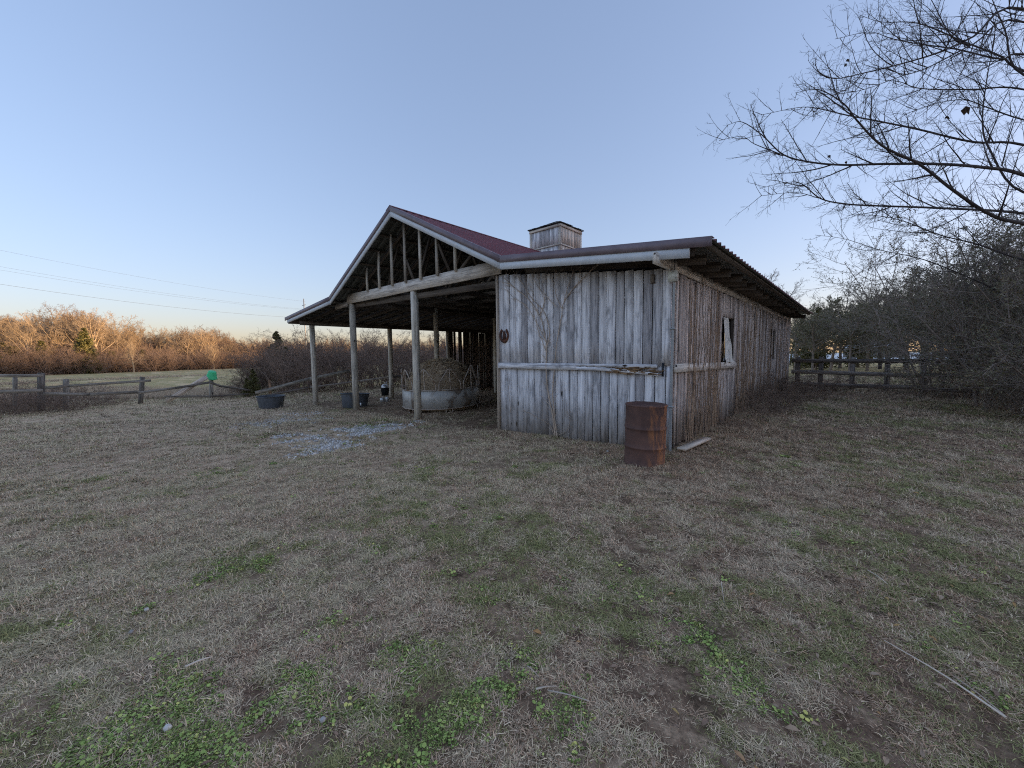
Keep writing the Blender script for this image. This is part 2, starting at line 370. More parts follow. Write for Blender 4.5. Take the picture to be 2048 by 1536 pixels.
# ------------------------------------------------------------------ barn
B = empty('pole_barn', (0, 0, 0), 0, 'weathered grey timber pole barn with red metal roof and open shed bay', 'barn')
ER, KR, PK, KL, EL = (.715, 3.12), (-3.22, 3.53), (-7.2, 5.50), (-11.1, 3.53), (-15.27, 3.12)
YF, YB = -.6, 14.3
def roofz(x):
    return float(np.interp(x, [EL[0], KL[0], PK[0], KR[0], ER[0]], [EL[1], KL[1], PK[1], KR[1], ER[1]]))
# metal roof
def ribbed(a, b):
    mb = MB(); ys = []; y = YF+.02
    while y < YB:
        ys += [(y, 0), (y+.15, 0), (y+.17, .036), (y+.195, .036), (y+.215, 0)]; y += .23
    ys.append((YB, 0)); d = Vector((b[0]-a[0], 0, b[1]-a[1])).normalized(); nrm = Vector((-d.z, 0, d.x));
    if nrm.z < 0: nrm = -nrm
    vs = []
    for (y, h) in ys:
        for e in (a, b): vs.append(Vector((e[0], y, e[1]))+nrm*h)
    up_ = (vs[1]-vs[0]).cross(vs[2]-vs[0]).z > 0
    mb.add(vs, [(2*i, 2*i+1, 2*i+3, 2*i+2) if up_ else (2*i+2, 2*i+3, 2*i+1, 2*i) for i in range(len(ys)-1)]); return mb
roof = empty('roof', (0, 0, 0)); roof.parent = B
for a, b_ in ((ER, KR), (KR, PK), (PK, KL), (KL, EL)): ribbed(a, b_).build('roof_panel', 'red_roof', roof)
mb = MB()                                        # ridge cap
for sx_ in (-1, 1):
    mb.board((PK[0]+sx_*.09, YF-.02, PK[1]+.0), (PK[0]+sx_*.09, YB, PK[1]+.0), .22, .006, (sx_, 0, -.495))
mb.build('ridge_cap', 'red_roof', roof)
# rake trim and white fascia, front
def rake(a, b, dz0, dz1, y, t, ex=0):
    mb = MB(); A = Vector((a[0], y, a[1])); Bv = Vector((b[0], y, b[1]))
    mid = (dz0+dz1)/2; n_ = 6
    vs = []; gs = []
    for i in range(n_+1):
        c = A.lerp(Bv, i/n_)
        for (dy, dz) in ((-t/2, dz0), (t/2, dz0), (t/2, dz1), (-t/2, dz1)): vs.append(c+Vector((0, dy, dz))); gs.append((dz, dy, i*.7))
    fs = [(0, 1, 2, 3), (n_*4+3, n_*4+2, n_*4+1, n_*4)]
    for i in range(n_):
        for k in range(4): fs.append((4*i+k, 4*i+4+k, 4*i+4+(k+1) % 4, 4*i+(k+1) % 4))
    mb.add(vs, fs, gs); return mb
for a, b_ in ((ER, KR), (KR, PK), (PK, KL), (KL, EL)):
    rake(a, b_, -.10, .035, YF-.01, .012).build('rake_trim', 'trim', roof)
    mb = rake(a, b_, .023, .035, YF+.05, .11); mb.build('rake_trim', 'trim', roof)
fx = (.42, roofz(.42)); lx = (-15.05, roofz(-15.05))
rake(fx, KR, -.235, -.075, YF+.018, .04).build('fascia', 'white_paint', roof)
rake(KR, PK, -.235, -.075, YF+.018, .04).build('fascia', 'white_paint', roof)
rake(PK, KL, -.235, -.075, YF+.018, .04).build('fascia', 'white_paint', roof)
rake(KL, lx, -.215, -.075, YF+.018, .04).build('fascia', 'white_paint', roof)
MB().board((-15.12, YF+.06, 3.0), (-15.12, YB-.1, 3.0), .20, .04, (0, 0, 1)).build('fascia', 'wood_dark', roof)
# framing
for i in range(22):                               # right lean-to rafters
    y = -.50+.70*i if i else -.5
    if y > 14.2: break
    x1 = random.uniform(.40, .50)
    z0 = roofz(x1)-.115; z1 = roofz(-3.6)-.115-.0
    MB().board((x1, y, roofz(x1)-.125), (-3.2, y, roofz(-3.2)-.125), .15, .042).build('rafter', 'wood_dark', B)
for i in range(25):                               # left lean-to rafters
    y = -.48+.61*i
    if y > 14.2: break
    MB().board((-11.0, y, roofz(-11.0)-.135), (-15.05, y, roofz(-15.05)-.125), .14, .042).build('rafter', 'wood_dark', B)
for (x0, x1, st) in ((.6, -3.1, .62), (-3.5, -7.1, .60), (-7.5, -11, .60), (-11.4, -15.1, .60)):
    x = x0; k = 0
    while x > x1:
        MB().board((x, YF+.07, roofz(x)-.035), (x, YB-.05, roofz(x)-.035), .09, .036, (1, 0, 0)).build('purlin', 'wood_dark', roof); x -= st
for i in range(13):                               # trusses over the middle bay
    y = .12+1.15*i
    t_ = MB(); zc = 3.50
    t_.board((-3.3, y, zc), (-11.0, y, zc), .11, .04)
    for s_, e in ((-3.35, -7.2), (-11.05, -7.2)):
        t_.board((s_, y, roofz(s_)-.12), (e, y, roofz(e)-.12), .12, .04)
    for (xa, za, xb, zb) in ((-5.6, zc, -4.7, roofz(-4.7)-.14), (-5.6, zc, -6.4, roofz(-6.4)-.16), (-8.8, zc, -8.0, roofz(-8)-.16), (-8.8, zc, -9.7, roofz(-9.7)-.14), (-7.2, zc, -6.4, roofz(-6.4)-.16), (-7.2, zc, -8.0, roofz(-8)-.16)):
        t_.board((xa, y+.042, za), (xb, y+.042, zb), .085, .036)
    t_.build('truss', 'wood_dark', B)
# horizontal purlin-joists under the middle bay
for x in (-5.2, -6.6, -8.2, -9.6):
    MB().board((x, .1, 3.42), (x, 14, 3.42), .14, .04).build('joist', 'wood_dark', B)
# front beam and gable studs
MB().board((-10.82, -.115, 3.49), (-3.66, -.115, 3.49), .30, .05, n=4, warp=.008).build('beam', 'wood_beam', B)
MB().board((-11.75, -.10, 3.31), (-10.84, -.115, 3.34), .16, .05).build('beam', 'wood_beam', B)
MB().board((-3.79, .03, 3.16), (-10.6, .03, 3.28), .15, .05).build('beam', 'wood_dark', B)
for x in (-9.36, -8.63, -7.92, -7.24, -6.53, -5.82, -5.11):
    top = roofz(x)-.09; MB().board((x, -.165, 3.60), (x, -.165, top), .085, .045, (1, 0, 0)).build('gable_stud', 'wood_stud', B)
    
# posts
def post(x, y, top, wdt=.15, mat='wood_post'):
    g = gz(x, y); MB().board((x, y, g-.1), (x+random.uniform(-.015, .015), y, top), wdt, wdt, (1, 0, 0), n=3, warp=.004).build('support_post', mat, B)
post(-7.01, -.05, 3.335, .155); post(-10.64, -.05, 3.335, .155); post(-14.16, 0, 2.80, .15); post(-3.76, .12, 3.33, .13, 'wood_beam')
for y in (3.45, 6.9, 10.35, 13.9):
    post(-14.16, y, 2.80); post(-10.64, y, 3.45)
    post(-3.85, y, 3.4, .13)
for x, z, h in ((-14.16, 2.885, .17), (-10.64, 3.36, .2), (-3.88, 3.36, .2)):
    MB().board((x, -.12 if x > -14 else -.45, z), (x, 14.1, z), h, .05, n=5, warp=.008).build('plate_beam', 'wood_dark', B)
# side plate beam, sticking out past the corner under the fascia
MB().board((-.03, -.70, 2.975), (-.03, 7.1, 2.925), .16, .06, (0, 0, 1), n=6, warp=.008, ragged=.02).build('plate_beam', 'wood_beam', B)
MB().board((-.03, 7.12, 2.92), (-.03, 14.15, 2.90), .16, .06, (0, 0, 1), n=5, warp=.006).build('plate_beam', 'wood_side', B)

def boards(fixed, a0, a1, zb, zt, mat, name, axis='x', wid=(.15, .19), th=.024, gap=(.009, .018), skip=(), holes=(), jit=.006):
    mb = MB(); a = a0; k = 0
    while a < a1-.04:
        wd = min(random.uniform(*wid), a1-a); gp_ = random.uniform(*gap); c = a+wd/2; off = random.uniform(-jit, jit); rr = random.random()
        segs = [(zb(c)+random.uniform(-.03, .03), zt(c)+random.uniform(-.01, .01))]
        for (h0, h1, z0, z1) in holes:
            if h0-.02 < c < h1+.02: segs = [(segs[0][0], z0), (z1, segs[0][1])]
        if not any(s0 <= c <= s1 for (s0, s1) in skip):
            for (b0, b1) in segs:
                if b1-b0 < .05: continue
                dx = random.uniform(-.004, .004)
                if axis == 'x': mb.board((c, fixed+off, b0), (c+dx, fixed+off, b1), wd-gp_, th, (1, 0, 0), n=4, warp=.0015, rnd=rr, ragged=.008)
                else: mb.board((fixed+off, c, b0), (fixed+off, c+dx, b1), wd-gp_, th, (0, 1, 0), n=4, warp=.0015, rnd=rr, ragged=.008)
        a += wd
    return mb.build(name, mat, B)
# front wall in two tiers: above and below the rail
ft = lambda x: 2.90+(-x)*.115
boards(-.02, -3.80, .0, lambda x: gz(x, -.02)-.03, lambda x: 1.40, 'wood_front', 'front_wall', wid=(.155, .18))
boards(-.045, -3.80, .0, lambda x: 1.36, ft, 'wood_front', 'front_wall', wid=(.155, .18))
MB().board((-3.82, -.05, gz(-3.8, 0)-.05), (-3.82, -.05, 3.32), .035, .10, (1, 0, 0)).build('corner_trim', 'wood_pale', B)
# rail, rotten and broken at its right end
mb = MB(); vs = []; gs = []; n = 26
for i in range(n+1):
    x = -3.80+3.62*i/n; u = i/n
    top = 1.392-.006*math.sin(u*9)
    if u > .62: top -= 0.0
    bot = 1.285-(.10*max(0, u-.55)**1.4)
    for (dy, z) in ((-.095, bot), (-.062, bot), (-.062, top), (-.095, top)): vs.append((x, dy, z)); gs.append((z, dy, x+7))
def strip(vs, n):
    fs = [(0, 1, 2, 3), (n*4+3, n*4+2, n*4+1, n*4)]
    for i in range(n):
        for k in range(4): fs.append((4*i+k, 4*i+4+k, 4*i+4+(k+1) % 4, 4*i+(k+1) % 4))
    return fs
rail = empty('rail', (0, 0, 0)); rail.parent = B
def slab(x0, x1, topf, botf, y0, y1, n=20):
    mb = MB(); vs = []; gs = []
    for i in range(n+1):
        u = i/n; x = x0+(x1-x0)*u
        for (dy, z) in ((y0, botf(x)), (y1, botf(x)), (y1, topf(x)), (y0, topf(x))): vs.append((x, dy, z)); gs.append((z, dy, x+7.))
    mb.add(vs, strip(vs, n), gs, .45); return mb
jag = lambda x: .008*math.sin(x*31)+.006*math.sin(x*77+1)
crack = lambda x: 1.352-.012*(x+2.2)+jag(x)*.8
slab(-3.80, -1.75, lambda x: 1.398, lambda x: 1.272, -.10, -.062).build('rail_board', 'wood_front', rail)
slab(-1.75, -.20, lambda x: 1.396+jag(x)*.2, lambda x: max(crack(x)-max(0, x+1.75)*.012, 1.31)+.006 if x < -.5 else 1.345+jag(x)*1.2, -.102, -.062, 40).build('rail_board', 'wood_front', rail)
slab(-1.75, -.18, lambda x: crack(x)-.006-max(0, x+1.2)*.065, lambda x: 1.272-max(0, x+1.3)**1.5*.055, -.100, -.066, 40).build('rail_board', 'wood_front', rail)
mb = MB()
for i in range(60):                                # splintered rotten heart of the rail
    x = random.uniform(-1.05, -.16); z = random.uniform(1.24, 1.35) - max(0, x+.7)*.05; L = random.uniform(.06, .24)
    mb.board((x-L/2, -.088+random.uniform(-.012, .012), z), (x+L/2, -.092+random.uniform(-.02, .01), z+random.uniform(-.02, .02)), random.uniform(.008, .022), random.uniform(.006, .014), ragged=.02)
mb.build('rotten_wood', 'wood_rot', rail)
MB().box((-.13, -.075, 1.20), (-.10, -.060, 1.42)).build('bracket', 'tubdark', rail)
MB().box((-.34, -.085, 2.72), (-.28, -.060, 2.86)).build('bracket', 'wood_dark', B)
# side wall with two window openings
gs_ = lambda y: gz(0.05, y)-.03
WIN = ((3.0, 4.05, 1.36, 2.36), (9.15, 10.2, 1.30, 2.31))
boards(.0, .0, 14.0, gs_, lambda y: 2.86-.003*y, 'wood_side', 'side_wall', 'y', wid=(.11, .18), gap=(.014, .034), holes=WIN, skip=((6.55, 6.75),), jit=.012)
mb = MB(); y = .1                                  # narrow battens over the side boards
while y < 14:
    if not (2.9 < y < 4.15) and random.random() < .35:
        mb.board((.03, y, gs_(y)), (.03, y+random.uniform(-.02, .02), 2.84), random.uniform(.025, .05), .02, (0, 1, 0), n=4, warp=.006)
    if y < 2.9 and y+.24 > 2.9: mb.build('batten', 'wood_side', B); mb = MB(); y = 4.15
    y += random.uniform(.12, .24)
mb.build('batten', 'wood_side', B)
MB().board((.055, .0, 1.335), (.055, 4.12, 1.27), .14, .04, (0, 0, 1), n=6, warp=.006, ragged=.01).build('side_rail', 'wood_beam', B)
for (y0, y1, z0, z1) in WIN:
    wn = empty('window', (0, 0, 0)); wn.parent = B
    mb = MB(); mb.board((-.05, y0, z0), (-.05, y0, z1), .09, .03, (1, 0, 0)); mb.board((-.05, y1, z0), (-.05, y1, z1), .09, .03, (1, 0, 0))
    mb.board((-.05, y0, z1), (-.05, y1, z1), .09, .03, (1, 0, 0)); mb.board((-.05, y0, z0), (-.05, y1, z0), .09, .03, (1, 0, 0))
    mb.build('window_frame', 'wood_dark', wn)
    if y0 < 5:                                     # torn sheet hanging in the nearer opening
        mb = MB(); nu, nv = 16, 22; vs = []
        for j in range(nv+1):
            v = j/nv
            for i in range(nu+1):
                u = i/nu; wr = .50+.45*v+.03*math.sin(v*14); yy = y0-.015+u*wr*(1.0 if v > .05 else .9)
                vs.append((.03+.02*math.sin(u*11+v*3)+.05*v*(1-u)+(.02 if v > .9 else 0), yy, z1-.02-v*(z1-z0+.03)+.05*math.sin(u*5)*v))
        mb.add(vs, [(j*(nu+1)+i, j*(nu+1)+i+1, (j+1)*(nu+1)+i+1, (j+1)*(nu+1)+i) for j in range(nv) for i in range(nu)], None, .5)
        o = mb.build('torn_sheet', 'sheet', wn, True)
# inner walls, back walls
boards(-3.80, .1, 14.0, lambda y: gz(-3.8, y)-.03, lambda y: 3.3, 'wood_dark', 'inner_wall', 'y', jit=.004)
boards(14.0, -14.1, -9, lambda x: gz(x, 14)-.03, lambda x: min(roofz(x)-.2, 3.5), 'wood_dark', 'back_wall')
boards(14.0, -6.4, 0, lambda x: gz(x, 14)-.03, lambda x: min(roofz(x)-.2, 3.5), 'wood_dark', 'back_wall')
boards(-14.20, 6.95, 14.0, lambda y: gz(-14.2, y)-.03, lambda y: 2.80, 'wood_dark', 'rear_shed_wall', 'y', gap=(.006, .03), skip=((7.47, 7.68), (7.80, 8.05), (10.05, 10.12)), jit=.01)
MB().board((-14.12, 3.45, .55), (-14.12, 13.9, .62), .11, .04).build('rail', 'wood_dark', B)
MB().board((-14.0, 7.7, -.3), (-14.0, 7.66, 2.8), .10, .05, (0, 1, 0)).build('wall_stud', 'wood_dark', B)
# conduit and box on the corner
cd = MB().tube([(.035, -.085, gz(0, 0)-.05), (.035, -.085, 1.3), (.045, -.085, 2.72)], .022, 10).build('conduit', 'metal_grey', B, True)
jb = MB(); jb.box((-.03, -.16, 2.70), (.10, -.065, 2.86)); jb.box((.0, -.172, 2.715), (.085, -.162, 2.845)); jb.build('junction_box', 'box_grey', cd)
MB().tube([(.045, -.085, 2.86), (.04, -.07, 3.1)], .008, 6).build('cable', 'wire', cd)
for z in (1.95, .7): MB().box((.0, -.112, z), (.07, -.055, z+.03)).build('pipe_strap', 'metal_grey', cd)
# lamp sockets under the beam
for x in (-4.6, -6.4): MB().box((x-.05, .25, 3.26), (x+.05, .35, 3.34)).build('lamp_socket', 'white_paint', B)
# cupola
cu = empty('cupola', (-7.2, 6.96, 0)); cu.parent = B; h = .73
for sgn, axn in ((-1, 'y'), (1, 'x'), (1, 'y'), (-1, 'x')):
    mb = MB(); n = 8; wd = (2*h-.16)/6
    for i in range(6):
        c = -h+.08+wd*(i+.5)
        for z0, z1 in ((4.9, 5.74), (5.77, 6.42)):
            p = (c, sgn*h, z0) if axn == 'y' else (sgn*h, c, z0); p2 = (p[0], p[1], z1)
            mb.board(p, p2, wd-.012, .02, (1, 0, 0) if axn == 'y' else (0, 1, 0))
    mb.build('cupola_wall', 'wood_front' if axn == 'y' else 'wood_beam', cu)
mb = MB()
for sx_ in (-1, 1):
    for sy in (-1, 1):
        mb.board((sx_*(h-.02), sy*(h+.012), 4.9), (sx_*(h-.02), sy*(h+.012), 6.52), .10, .022, (1, 0, 0)); mb.board((sx_*(h+.012), sy*(h-.02), 4.9), (sx_*(h+.012), sy*(h-.02), 6.52), .10, .022, (0, 1, 0))
for z, w_ in ((5.755, .05), (6.47, .10)):
    for s_ in (-1, 1):
        mb.board((-h-.03, s_*(h+.035), z), (h+.03, s_*(h+.035), z), w_, .02); mb.board((s_*(h+.035), -h-.03, z), (s_*(h+.035), h+.03, z), w_, .02)
mb.build('cupola_trim', 'wood_beam', cu)
mb = MB(); e = h+.09; nlay = 7
for k in range(nlay):                              # ragged shingle courses
    u0 = k/nlay; u1 = (k+1.25)/nlay; 
    r0 = e*(1-u0); r1 = e*max(0, 1-u1); z0 = 6.55+.36*u0+.018; z1 = 6.55+.36*min(1, u1)
    m_ = max(2, int(8*(1-u0)))
    for side in range(4):
        rot = Matrix.Rotation(side*math.pi/2, 3, 'Z')
        for i in range(m_):
            a0 = -1+2*i/m_; a1 = -1+2*(i+1)/m_-.02; j = random.uniform(-.02, .02); jz = random.uniform(0, .015)
            P = [rot @ Vector(q_) for q_ in ((a0*r0, -r0+j, z0+jz), (a1*r0, -r0+j, z0+jz), (a1*r1, -r1, z1), (a0*r1, -r1, z1), (a0*r0, -r0+j, z0+jz-.02), (a1*r0, -r0+j, z0+jz-.02))]
            mb.add(P, [(0, 1, 2, 3), (4, 5, 1, 0)])
mb.add([(-e, -e, 6.545), (e, -e, 6.545), (e, e, 6.545), (-e, e, 6.545)], [(0, 1, 2, 3)])
mb.add([(-e, -e, 6.55), (e, -e, 6.55), (e, e, 6.55), (-e, e, 6.55), (0, 0, 6.90)], [(0, 1, 4), (1, 2, 4), (2, 3, 4), (3, 0, 4)])
mb.build('cupola_roof', 'shingle', cu)

# ------------------------------------------------------------------ horseshoe plaque
hs = empty('horseshoe_plaque', (-3.62, -.075, 2.0), 0, 'rusty brown horseshoe shaped plaque nailed to the left edge of the board wall', 'plaque')
mb = MB(); n = 22
def ring(ai, ri, ro): return [(math.cos(ai)*ri*.85, math.sin(ai)*ri), (math.cos(ai)*ro*.85, math.sin(ai)*ro)]
vs = []
for i in range(n+1):
    a = R(62)-R(304)*i/n
    (x0, z0), (x1, z1) = ring(a, .105, .165)
    vs += [(x0, -.012, z0), (x1, -.012, z1), (x1, .0, z1), (x0, .0, z0)]
mb.add(vs, strip(vs, n)); mb.build('horseshoe', 'rust_sign', hs)
out = [(-.05, -.10), (.05, -.10), (.045, -.02), (.028, .05), (.022, .11), (.0, .085), (-.018, .115), (-.028, .05), (-.045, -.02)]
vs = [(x, -.008, z) for x, z in out]+[(x, -.002, z) for x, z in out]; k = len(out)
MB().add(vs, [tuple(range(k)), tuple(range(2*k-1, k-1, -1))]+[(i, i+k, (i+1) % k+k, (i+1) % k) for i in range(k)])
mb = MB(); mb.add(vs, [tuple(range(k)), tuple(range(2*k-1, k-1, -1))]+[(i, i+k, (i+1) % k+k, (i+1) % k) for i in range(k)]); mb.build('centre_plate', 'rust_sign', hs)

# ------------------------------------------------------------------ drum
def place(px, py_base, rr=0):
    p = onground(px, py_base); return p
dp = rf(1.94, 5.66); dz = gz(dp.x, dp.y)-.02
D = empty('steel_drum', (dp.x, dp.y, dz), R(25), 'rusty brown closed steel drum standing at the corner of the barn', 'drum'); D.rotation_euler = (R(-.6), R(.8), R(-12))
r = .288; prof = [(r-.012, 0), (r+.004, .004), (r+.006, .02), (r-.002, .03)]
for zc in (.27, .545):
    prof += [(r-.002, zc-.10), (r-.002, zc-.06), (r-.002, zc-.022), (r+.006, zc-.012), (r+.012, zc), (r+.006, zc+.012), (r-.002, zc+.022), (r-.002, zc+.07), (r-.002, zc+.13)]
prof += [(r-.002, .76), (r-.002, .845), (r+.002, .858), (r+.007, .868), (r+.004, .882), (r-.006, .884), (r-.012, .872), (r-.016, .852), (r*.5, .852), (.001, .853)]
mb = MB().lathe(prof, 56)
def dent(v):
    x, y, z = v; a = math.atan2(y, x); q = 0
    for (a0, z0, wa, wz, dp_) in ((-1.0, .42, .35, .10, .014), (-2.1, .70, .3, .12, .010), (-1.6, .14, .4, .09, .010), (-.3, .68, .25, .1, .008), (-2.6, .33, .3, .1, .012)):
        q += dp_*math.exp(-((a-a0)/wa)**2-((z-z0)/wz)**2)
    k = 1-q/.288 if math.hypot(x, y) > .27 else 1
    return (x*k, y*k, z)
zs = sorted(set(round(p_[1], 3) for p_ in prof)); mb.v = [dent(v) for v in mb.v]
mb.build('drum_body', 'drum', D, True)
MB().lathe([(.028, .862), (.028, .874), (.02, .876), (.001, .876)], 14, (.17, .08, 0)).build('bung', 'drum', D)
MB().lathe([(.016, .862), (.016, .872), (.001, .873)], 12, (-.18, -.05, 0)).build('bung', 'drum', D)

# plank on the ground
a = onground(1362, 905); b_ = onground(1414, 886)
pk = MB().board((0, 0, 0), (b_.x-a.x, b_.y-a.y, .045), .135, .035, (b_.y-a.y, -(b_.x-a.x), 0), ragged=.015).build('loose_plank', 'wood_pale'); pk.location = (a.x, a.y, a.z+.05)
tag(pk, 'short pale board lying in the grass right of the drum', 'plank')

# ------------------------------------------------------------------ tubs, buckets, feeder
def tub(px, py, D_, H, label, flare, mat, n=40):
    p = onground(px, py); q = (p-CAM); q.z = 0; q.normalize(); p = p+q*(D_/2); z = gz(p.x, p.y)
    o = empty('water_tub', (p.x, p.y, z-.01), 0, label, 'tub', 'large black tubs in the yard'); r0 = D_/2
    pr = [(.001, 0), (r0*flare, 0), (r0*(flare+.02), .02), (r0*.96, H-.05), (r0*.965, H-.04), (r0*1.0, H-.03), (r0*1.02, H-.01), (r0*1.02, H), (r0*.98, H+.004), (r0*.94, H-.01), (r0*.92, H-.05), (r0*(flare-.03), .03), (.001, .03)]
    MB().lathe(pr, n).build('tub_body', mat, o, True); return o, p, z
t1, _, _ = tub(543, 818, .96, .47, 'low round grey-black tub standing alone beyond the left lean-to post', .80, 'tub')
t2, p2, z2 = tub(710, 817, 1.02, .53, 'tall black tub standing behind the left gable post', .82, 'tub')
q = p2+Vector((.35, -.375, 0)).normalized()*.47; 
MB().box((-.045, -.008, 0), (.045, .008, .10)).build('paper_tag', 'white_paint', t2).location = ((CAM-p2).xy.normalized().to_3d()*.462 + RV*.21+Vector((0, 0, .12)))
t2.children[-1].rotation_euler = (R(-4), 0, R(12))

# feeder ring with hay
fc = rf(-2.42, 13.35); fz = gz(fc.x, fc.y)+.02
FR = empty('hay_feeder', (fc.x, fc.y, fz), 0, 'galvanised ring feeder with bent bar openings full of hay', 'feeder')
FR.rotation_euler = (R(1.5), R(-1.0), R(11)); fr = 1.30; nseg = 16
mb = MB(); vs = []; fs = []
for k in range(nseg):
    a = 2*math.pi*k/nseg
    for (rr, z) in ((fr, .10), (fr+random.uniform(-.012, .012), .42), (fr, .70)): vs.append((rr*math.cos(a), rr*math.sin(a), z))
for k in range(nseg):
    k2 = (k+1) % nseg
    for j in range(2): fs.append((3*k+j, 3*k2+j, 3*k2+j+1, 3*k+j+1))
mb.add(vs, fs, None, .5); s_ = mb.build('sheet_ring', 'feeder', FR); md = s_.modifiers.new('thickness', 'SOLIDIFY'); md.thickness = .006
for z in (.10, .70):
    MB().tube([((fr+.012)*math.cos(2*math.pi*k/nseg), (fr+.012)*math.sin(2*math.pi*k/nseg), z) for k in range(nseg+1)], .017, 8).build('hoop', 'feeder_bar', FR, True)
nb = 10
for k in range(nb):
    a = 2*math.pi*k/nb; w_ = .30
    def on(al, z): return Vector(((fr-.01)*math.cos(al), (fr-.01)*math.sin(al), z))
    MB().tube([on(a-w_*.92, .70), on(a-w_*.92, .86), on(a-w_*.86, .93), on(a-.05, 1.32), on(a, 1.36), on(a+.05, 1.32), on(a+w_*.86, .93), on(a+w_*.92, .86), on(a+w_*.92, .70)], .018, 7).build('bent_bar', 'feeder_bar', FR, True)
    MB().tube([on(a, .70), on(a, 1.35)], .016, 7).build('upright_bar', 'feeder_bar', FR, True)
for k in range(6):
    a = 2*math.pi*(k+.35)/6
    P = [on(a-.06, .12), on(a-.07, .03), on(a-.05, -.03), on(a+.0, -.05)]
    MB().tube([on(a-.07, .12), on(a-.085, .03), on(a-.06, -.05)], .016, 7).build('foot_bar', 'feeder_bar', FR, True)
    MB().tube([on(a+.07, .12), on(a+.085, .03), on(a+.06, -.05)], .016, 7).build('foot_bar', 'feeder_bar', FR, True)
mb = MB(); nu, nv = 48, 24; vs = []
for j in range(nv+1):
    th = math.pi/2*j/nv
    for i in range(nu):
        ph = 2*math.pi*i/nu; k = 1+.16*(float(fbm(ph*3.1+3*math.cos(ph), th*3, 1.3, 3))-.5)
        rr = (1.12*math.cos(th)**.7)*k; vs.append((rr*math.cos(ph), rr*math.sin(ph), 1.58*math.sin(th)**.85*k if j < nv else 1.58))
mb.add(vs, [(j*nu+i, j*nu+(i+1) % nu, (j+1)*nu+(i+1) % nu, (j+1)*nu+i) for j in range(nv) for i in range(nu)], None, .12)
for i in range(9000):
    ph = random.uniform(0, 2*math.pi); th = random.random()*math.pi/2
    rr = 1.13*math.cos(th)**.7*random.uniform(.93, 1.06); z = 1.58*math.sin(th)**.85*random.uniform(.97, 1.03)
    c = Vector((rr*math.cos(ph), rr*math.sin(ph), z)); tg = Vector((-math.sin(ph), math.cos(ph), 0))*random.uniform(-1, 1)+Vector((math.cos(ph)*math.sin(th), math.sin(ph)*math.sin(th), -math.cos(th)))*random.uniform(-1, 1)+Vector((random.gauss(0, .3), random.gauss(0, .3), random.gauss(0, .3)))
    tg.normalize(); L = random.uniform(.05, .2); s2 = tg.cross(Vector((random.random(), random.random(), random.random()))).normalized()*.004
    nrm = Vector((math.cos(ph)*math.cos(th), math.sin(ph)*math.cos(th), math.sin(th)))*.03
    mb.add([c-tg*L-s2, c-tg*L+s2, c+nrm+s2, c+nrm-s2, c+tg*L], [(0, 1, 2, 3), (3, 2, 4)])
H = mb.build('round_hay_bale', 'hay'); H.location = (fc.x, fc.y, fz); tag(H, 'rounded mound of brown hay inside the ring feeder', 'hay bale')

# bucket on the rear left post with a steel pan on top, two jars on the ground
bp = Vector((-14.36, 3.2, 0)); bz = gz(bp.x, bp.y)
bp = pt(770, 782, 17.8)
bk = empty('hanging_bucket', (bp.x, bp.y, bp.z-.2), 0, 'black bucket hanging on the rear lean-to post', 'bucket')
MB().lathe([(.001, 0), (.15, 0), (.19, .34), (.20, .35), (.185, .36), (.14, .03), (.001, .03)], 24).build('bucket_body', 'tubdark', bk, True)
MB().tube([(.19*math.cos(a_), 0, .35+.24*math.sin(a_)) for a_ in np.linspace(0, math.pi, 12)], .006, 6).build('bucket_handle', 'silver', bk)
wb = empty('metal_waterer', (bp.x, bp.y, bp.z+.13), 0, 'dented silver metal scoop resting in the hanging black bucket', 'scoop')
MB().lathe([(.001, .19), (.08, .18), (.14, .13), (.165, .05), (.165, 0)], 20).build('scoop_bowl', 'silver', wb, True)
MB().tube([(.1, 0, .15), (.13, .02, .26), (.16, .02, .3)], .018, 8).build('scoop_handle', 'white_paint', wb, True)
for (px, l, hh) in ((765, 'round pale tin on the ground left below the hanging bucket', .17), (774.5, 'slim pale tin at the foot of the rear lean-to post', .2)):
    p = onground(px, 804); o = MB().lathe([(.001, 0), (.085, 0), (.10, .03), (.10, hh-.04), (.085, hh-.02), (.085, hh), (.001, hh)], 16).build('tin', 'silver', None, True); o.location = p; o.scale = (1 if hh < .18 else .7,)*2+(1,); tag(o, l, 'tin', 'tins under the hanging bucket')

# ------------------------------------------------------------------ left fence
def fpost(px, py0, py1, w_, label, mat='wood_fence', tilt=0, name='fence_post'):
    p = onground(px, py1); d = (p-CAM).dot((ROT @ Vector((0, 0, -1)))); t_ = pt(px+tilt, py0, d)
    o = MB().board((0, 0, -.15), (t_.x-p.x, t_.y-p.y, t_.z-p.z), w_, w_*.8, (1, .4, 0), n=3, warp=.01, ragged=.02).build(name, mat); o.location = p
    tag(o, label, 'fence post', 'posts of the broken left fence'); return p, t_, d
fpost(82, 746, 822, .20, 'thick grey fence post at the far left beside brambles')
fpost(132, 758, 818, .17, 'dark stubby fence post second from the left')
fpost(280, 754, 808, .15, 'round topped leaning fence post where the rail ends splintered', tilt=5)
pg, tg_, dg = fpost(422, 750, 797, .15, 'slim fence post under the green bucket')
fpost(30, 750, 826, .12, 'thin fence post at the left frame edge among brambles', 'wood_fence')
def frail(pxs, label, wd=.11, mat='wood_fence', sag=.01):
    P = [pt(*p) for p in pxs]; o0 = P[0]; mb = MB()
    for a_, b2 in zip(P[:-1], P[1:]): mb.board(a_-o0, b2-o0, wd, .035, (0, 0, 1), n=4, warp=sag, ragged=.025)
    o = mb.build('fence_rail', mat); o.location = o0; tag(o, label, 'fence rail', 'rails of the broken left fence'); return o
frail([(-60, 752, 13.3), (86, 751, 14.1)], 'upper grey rail from the left frame edge to the thick post')
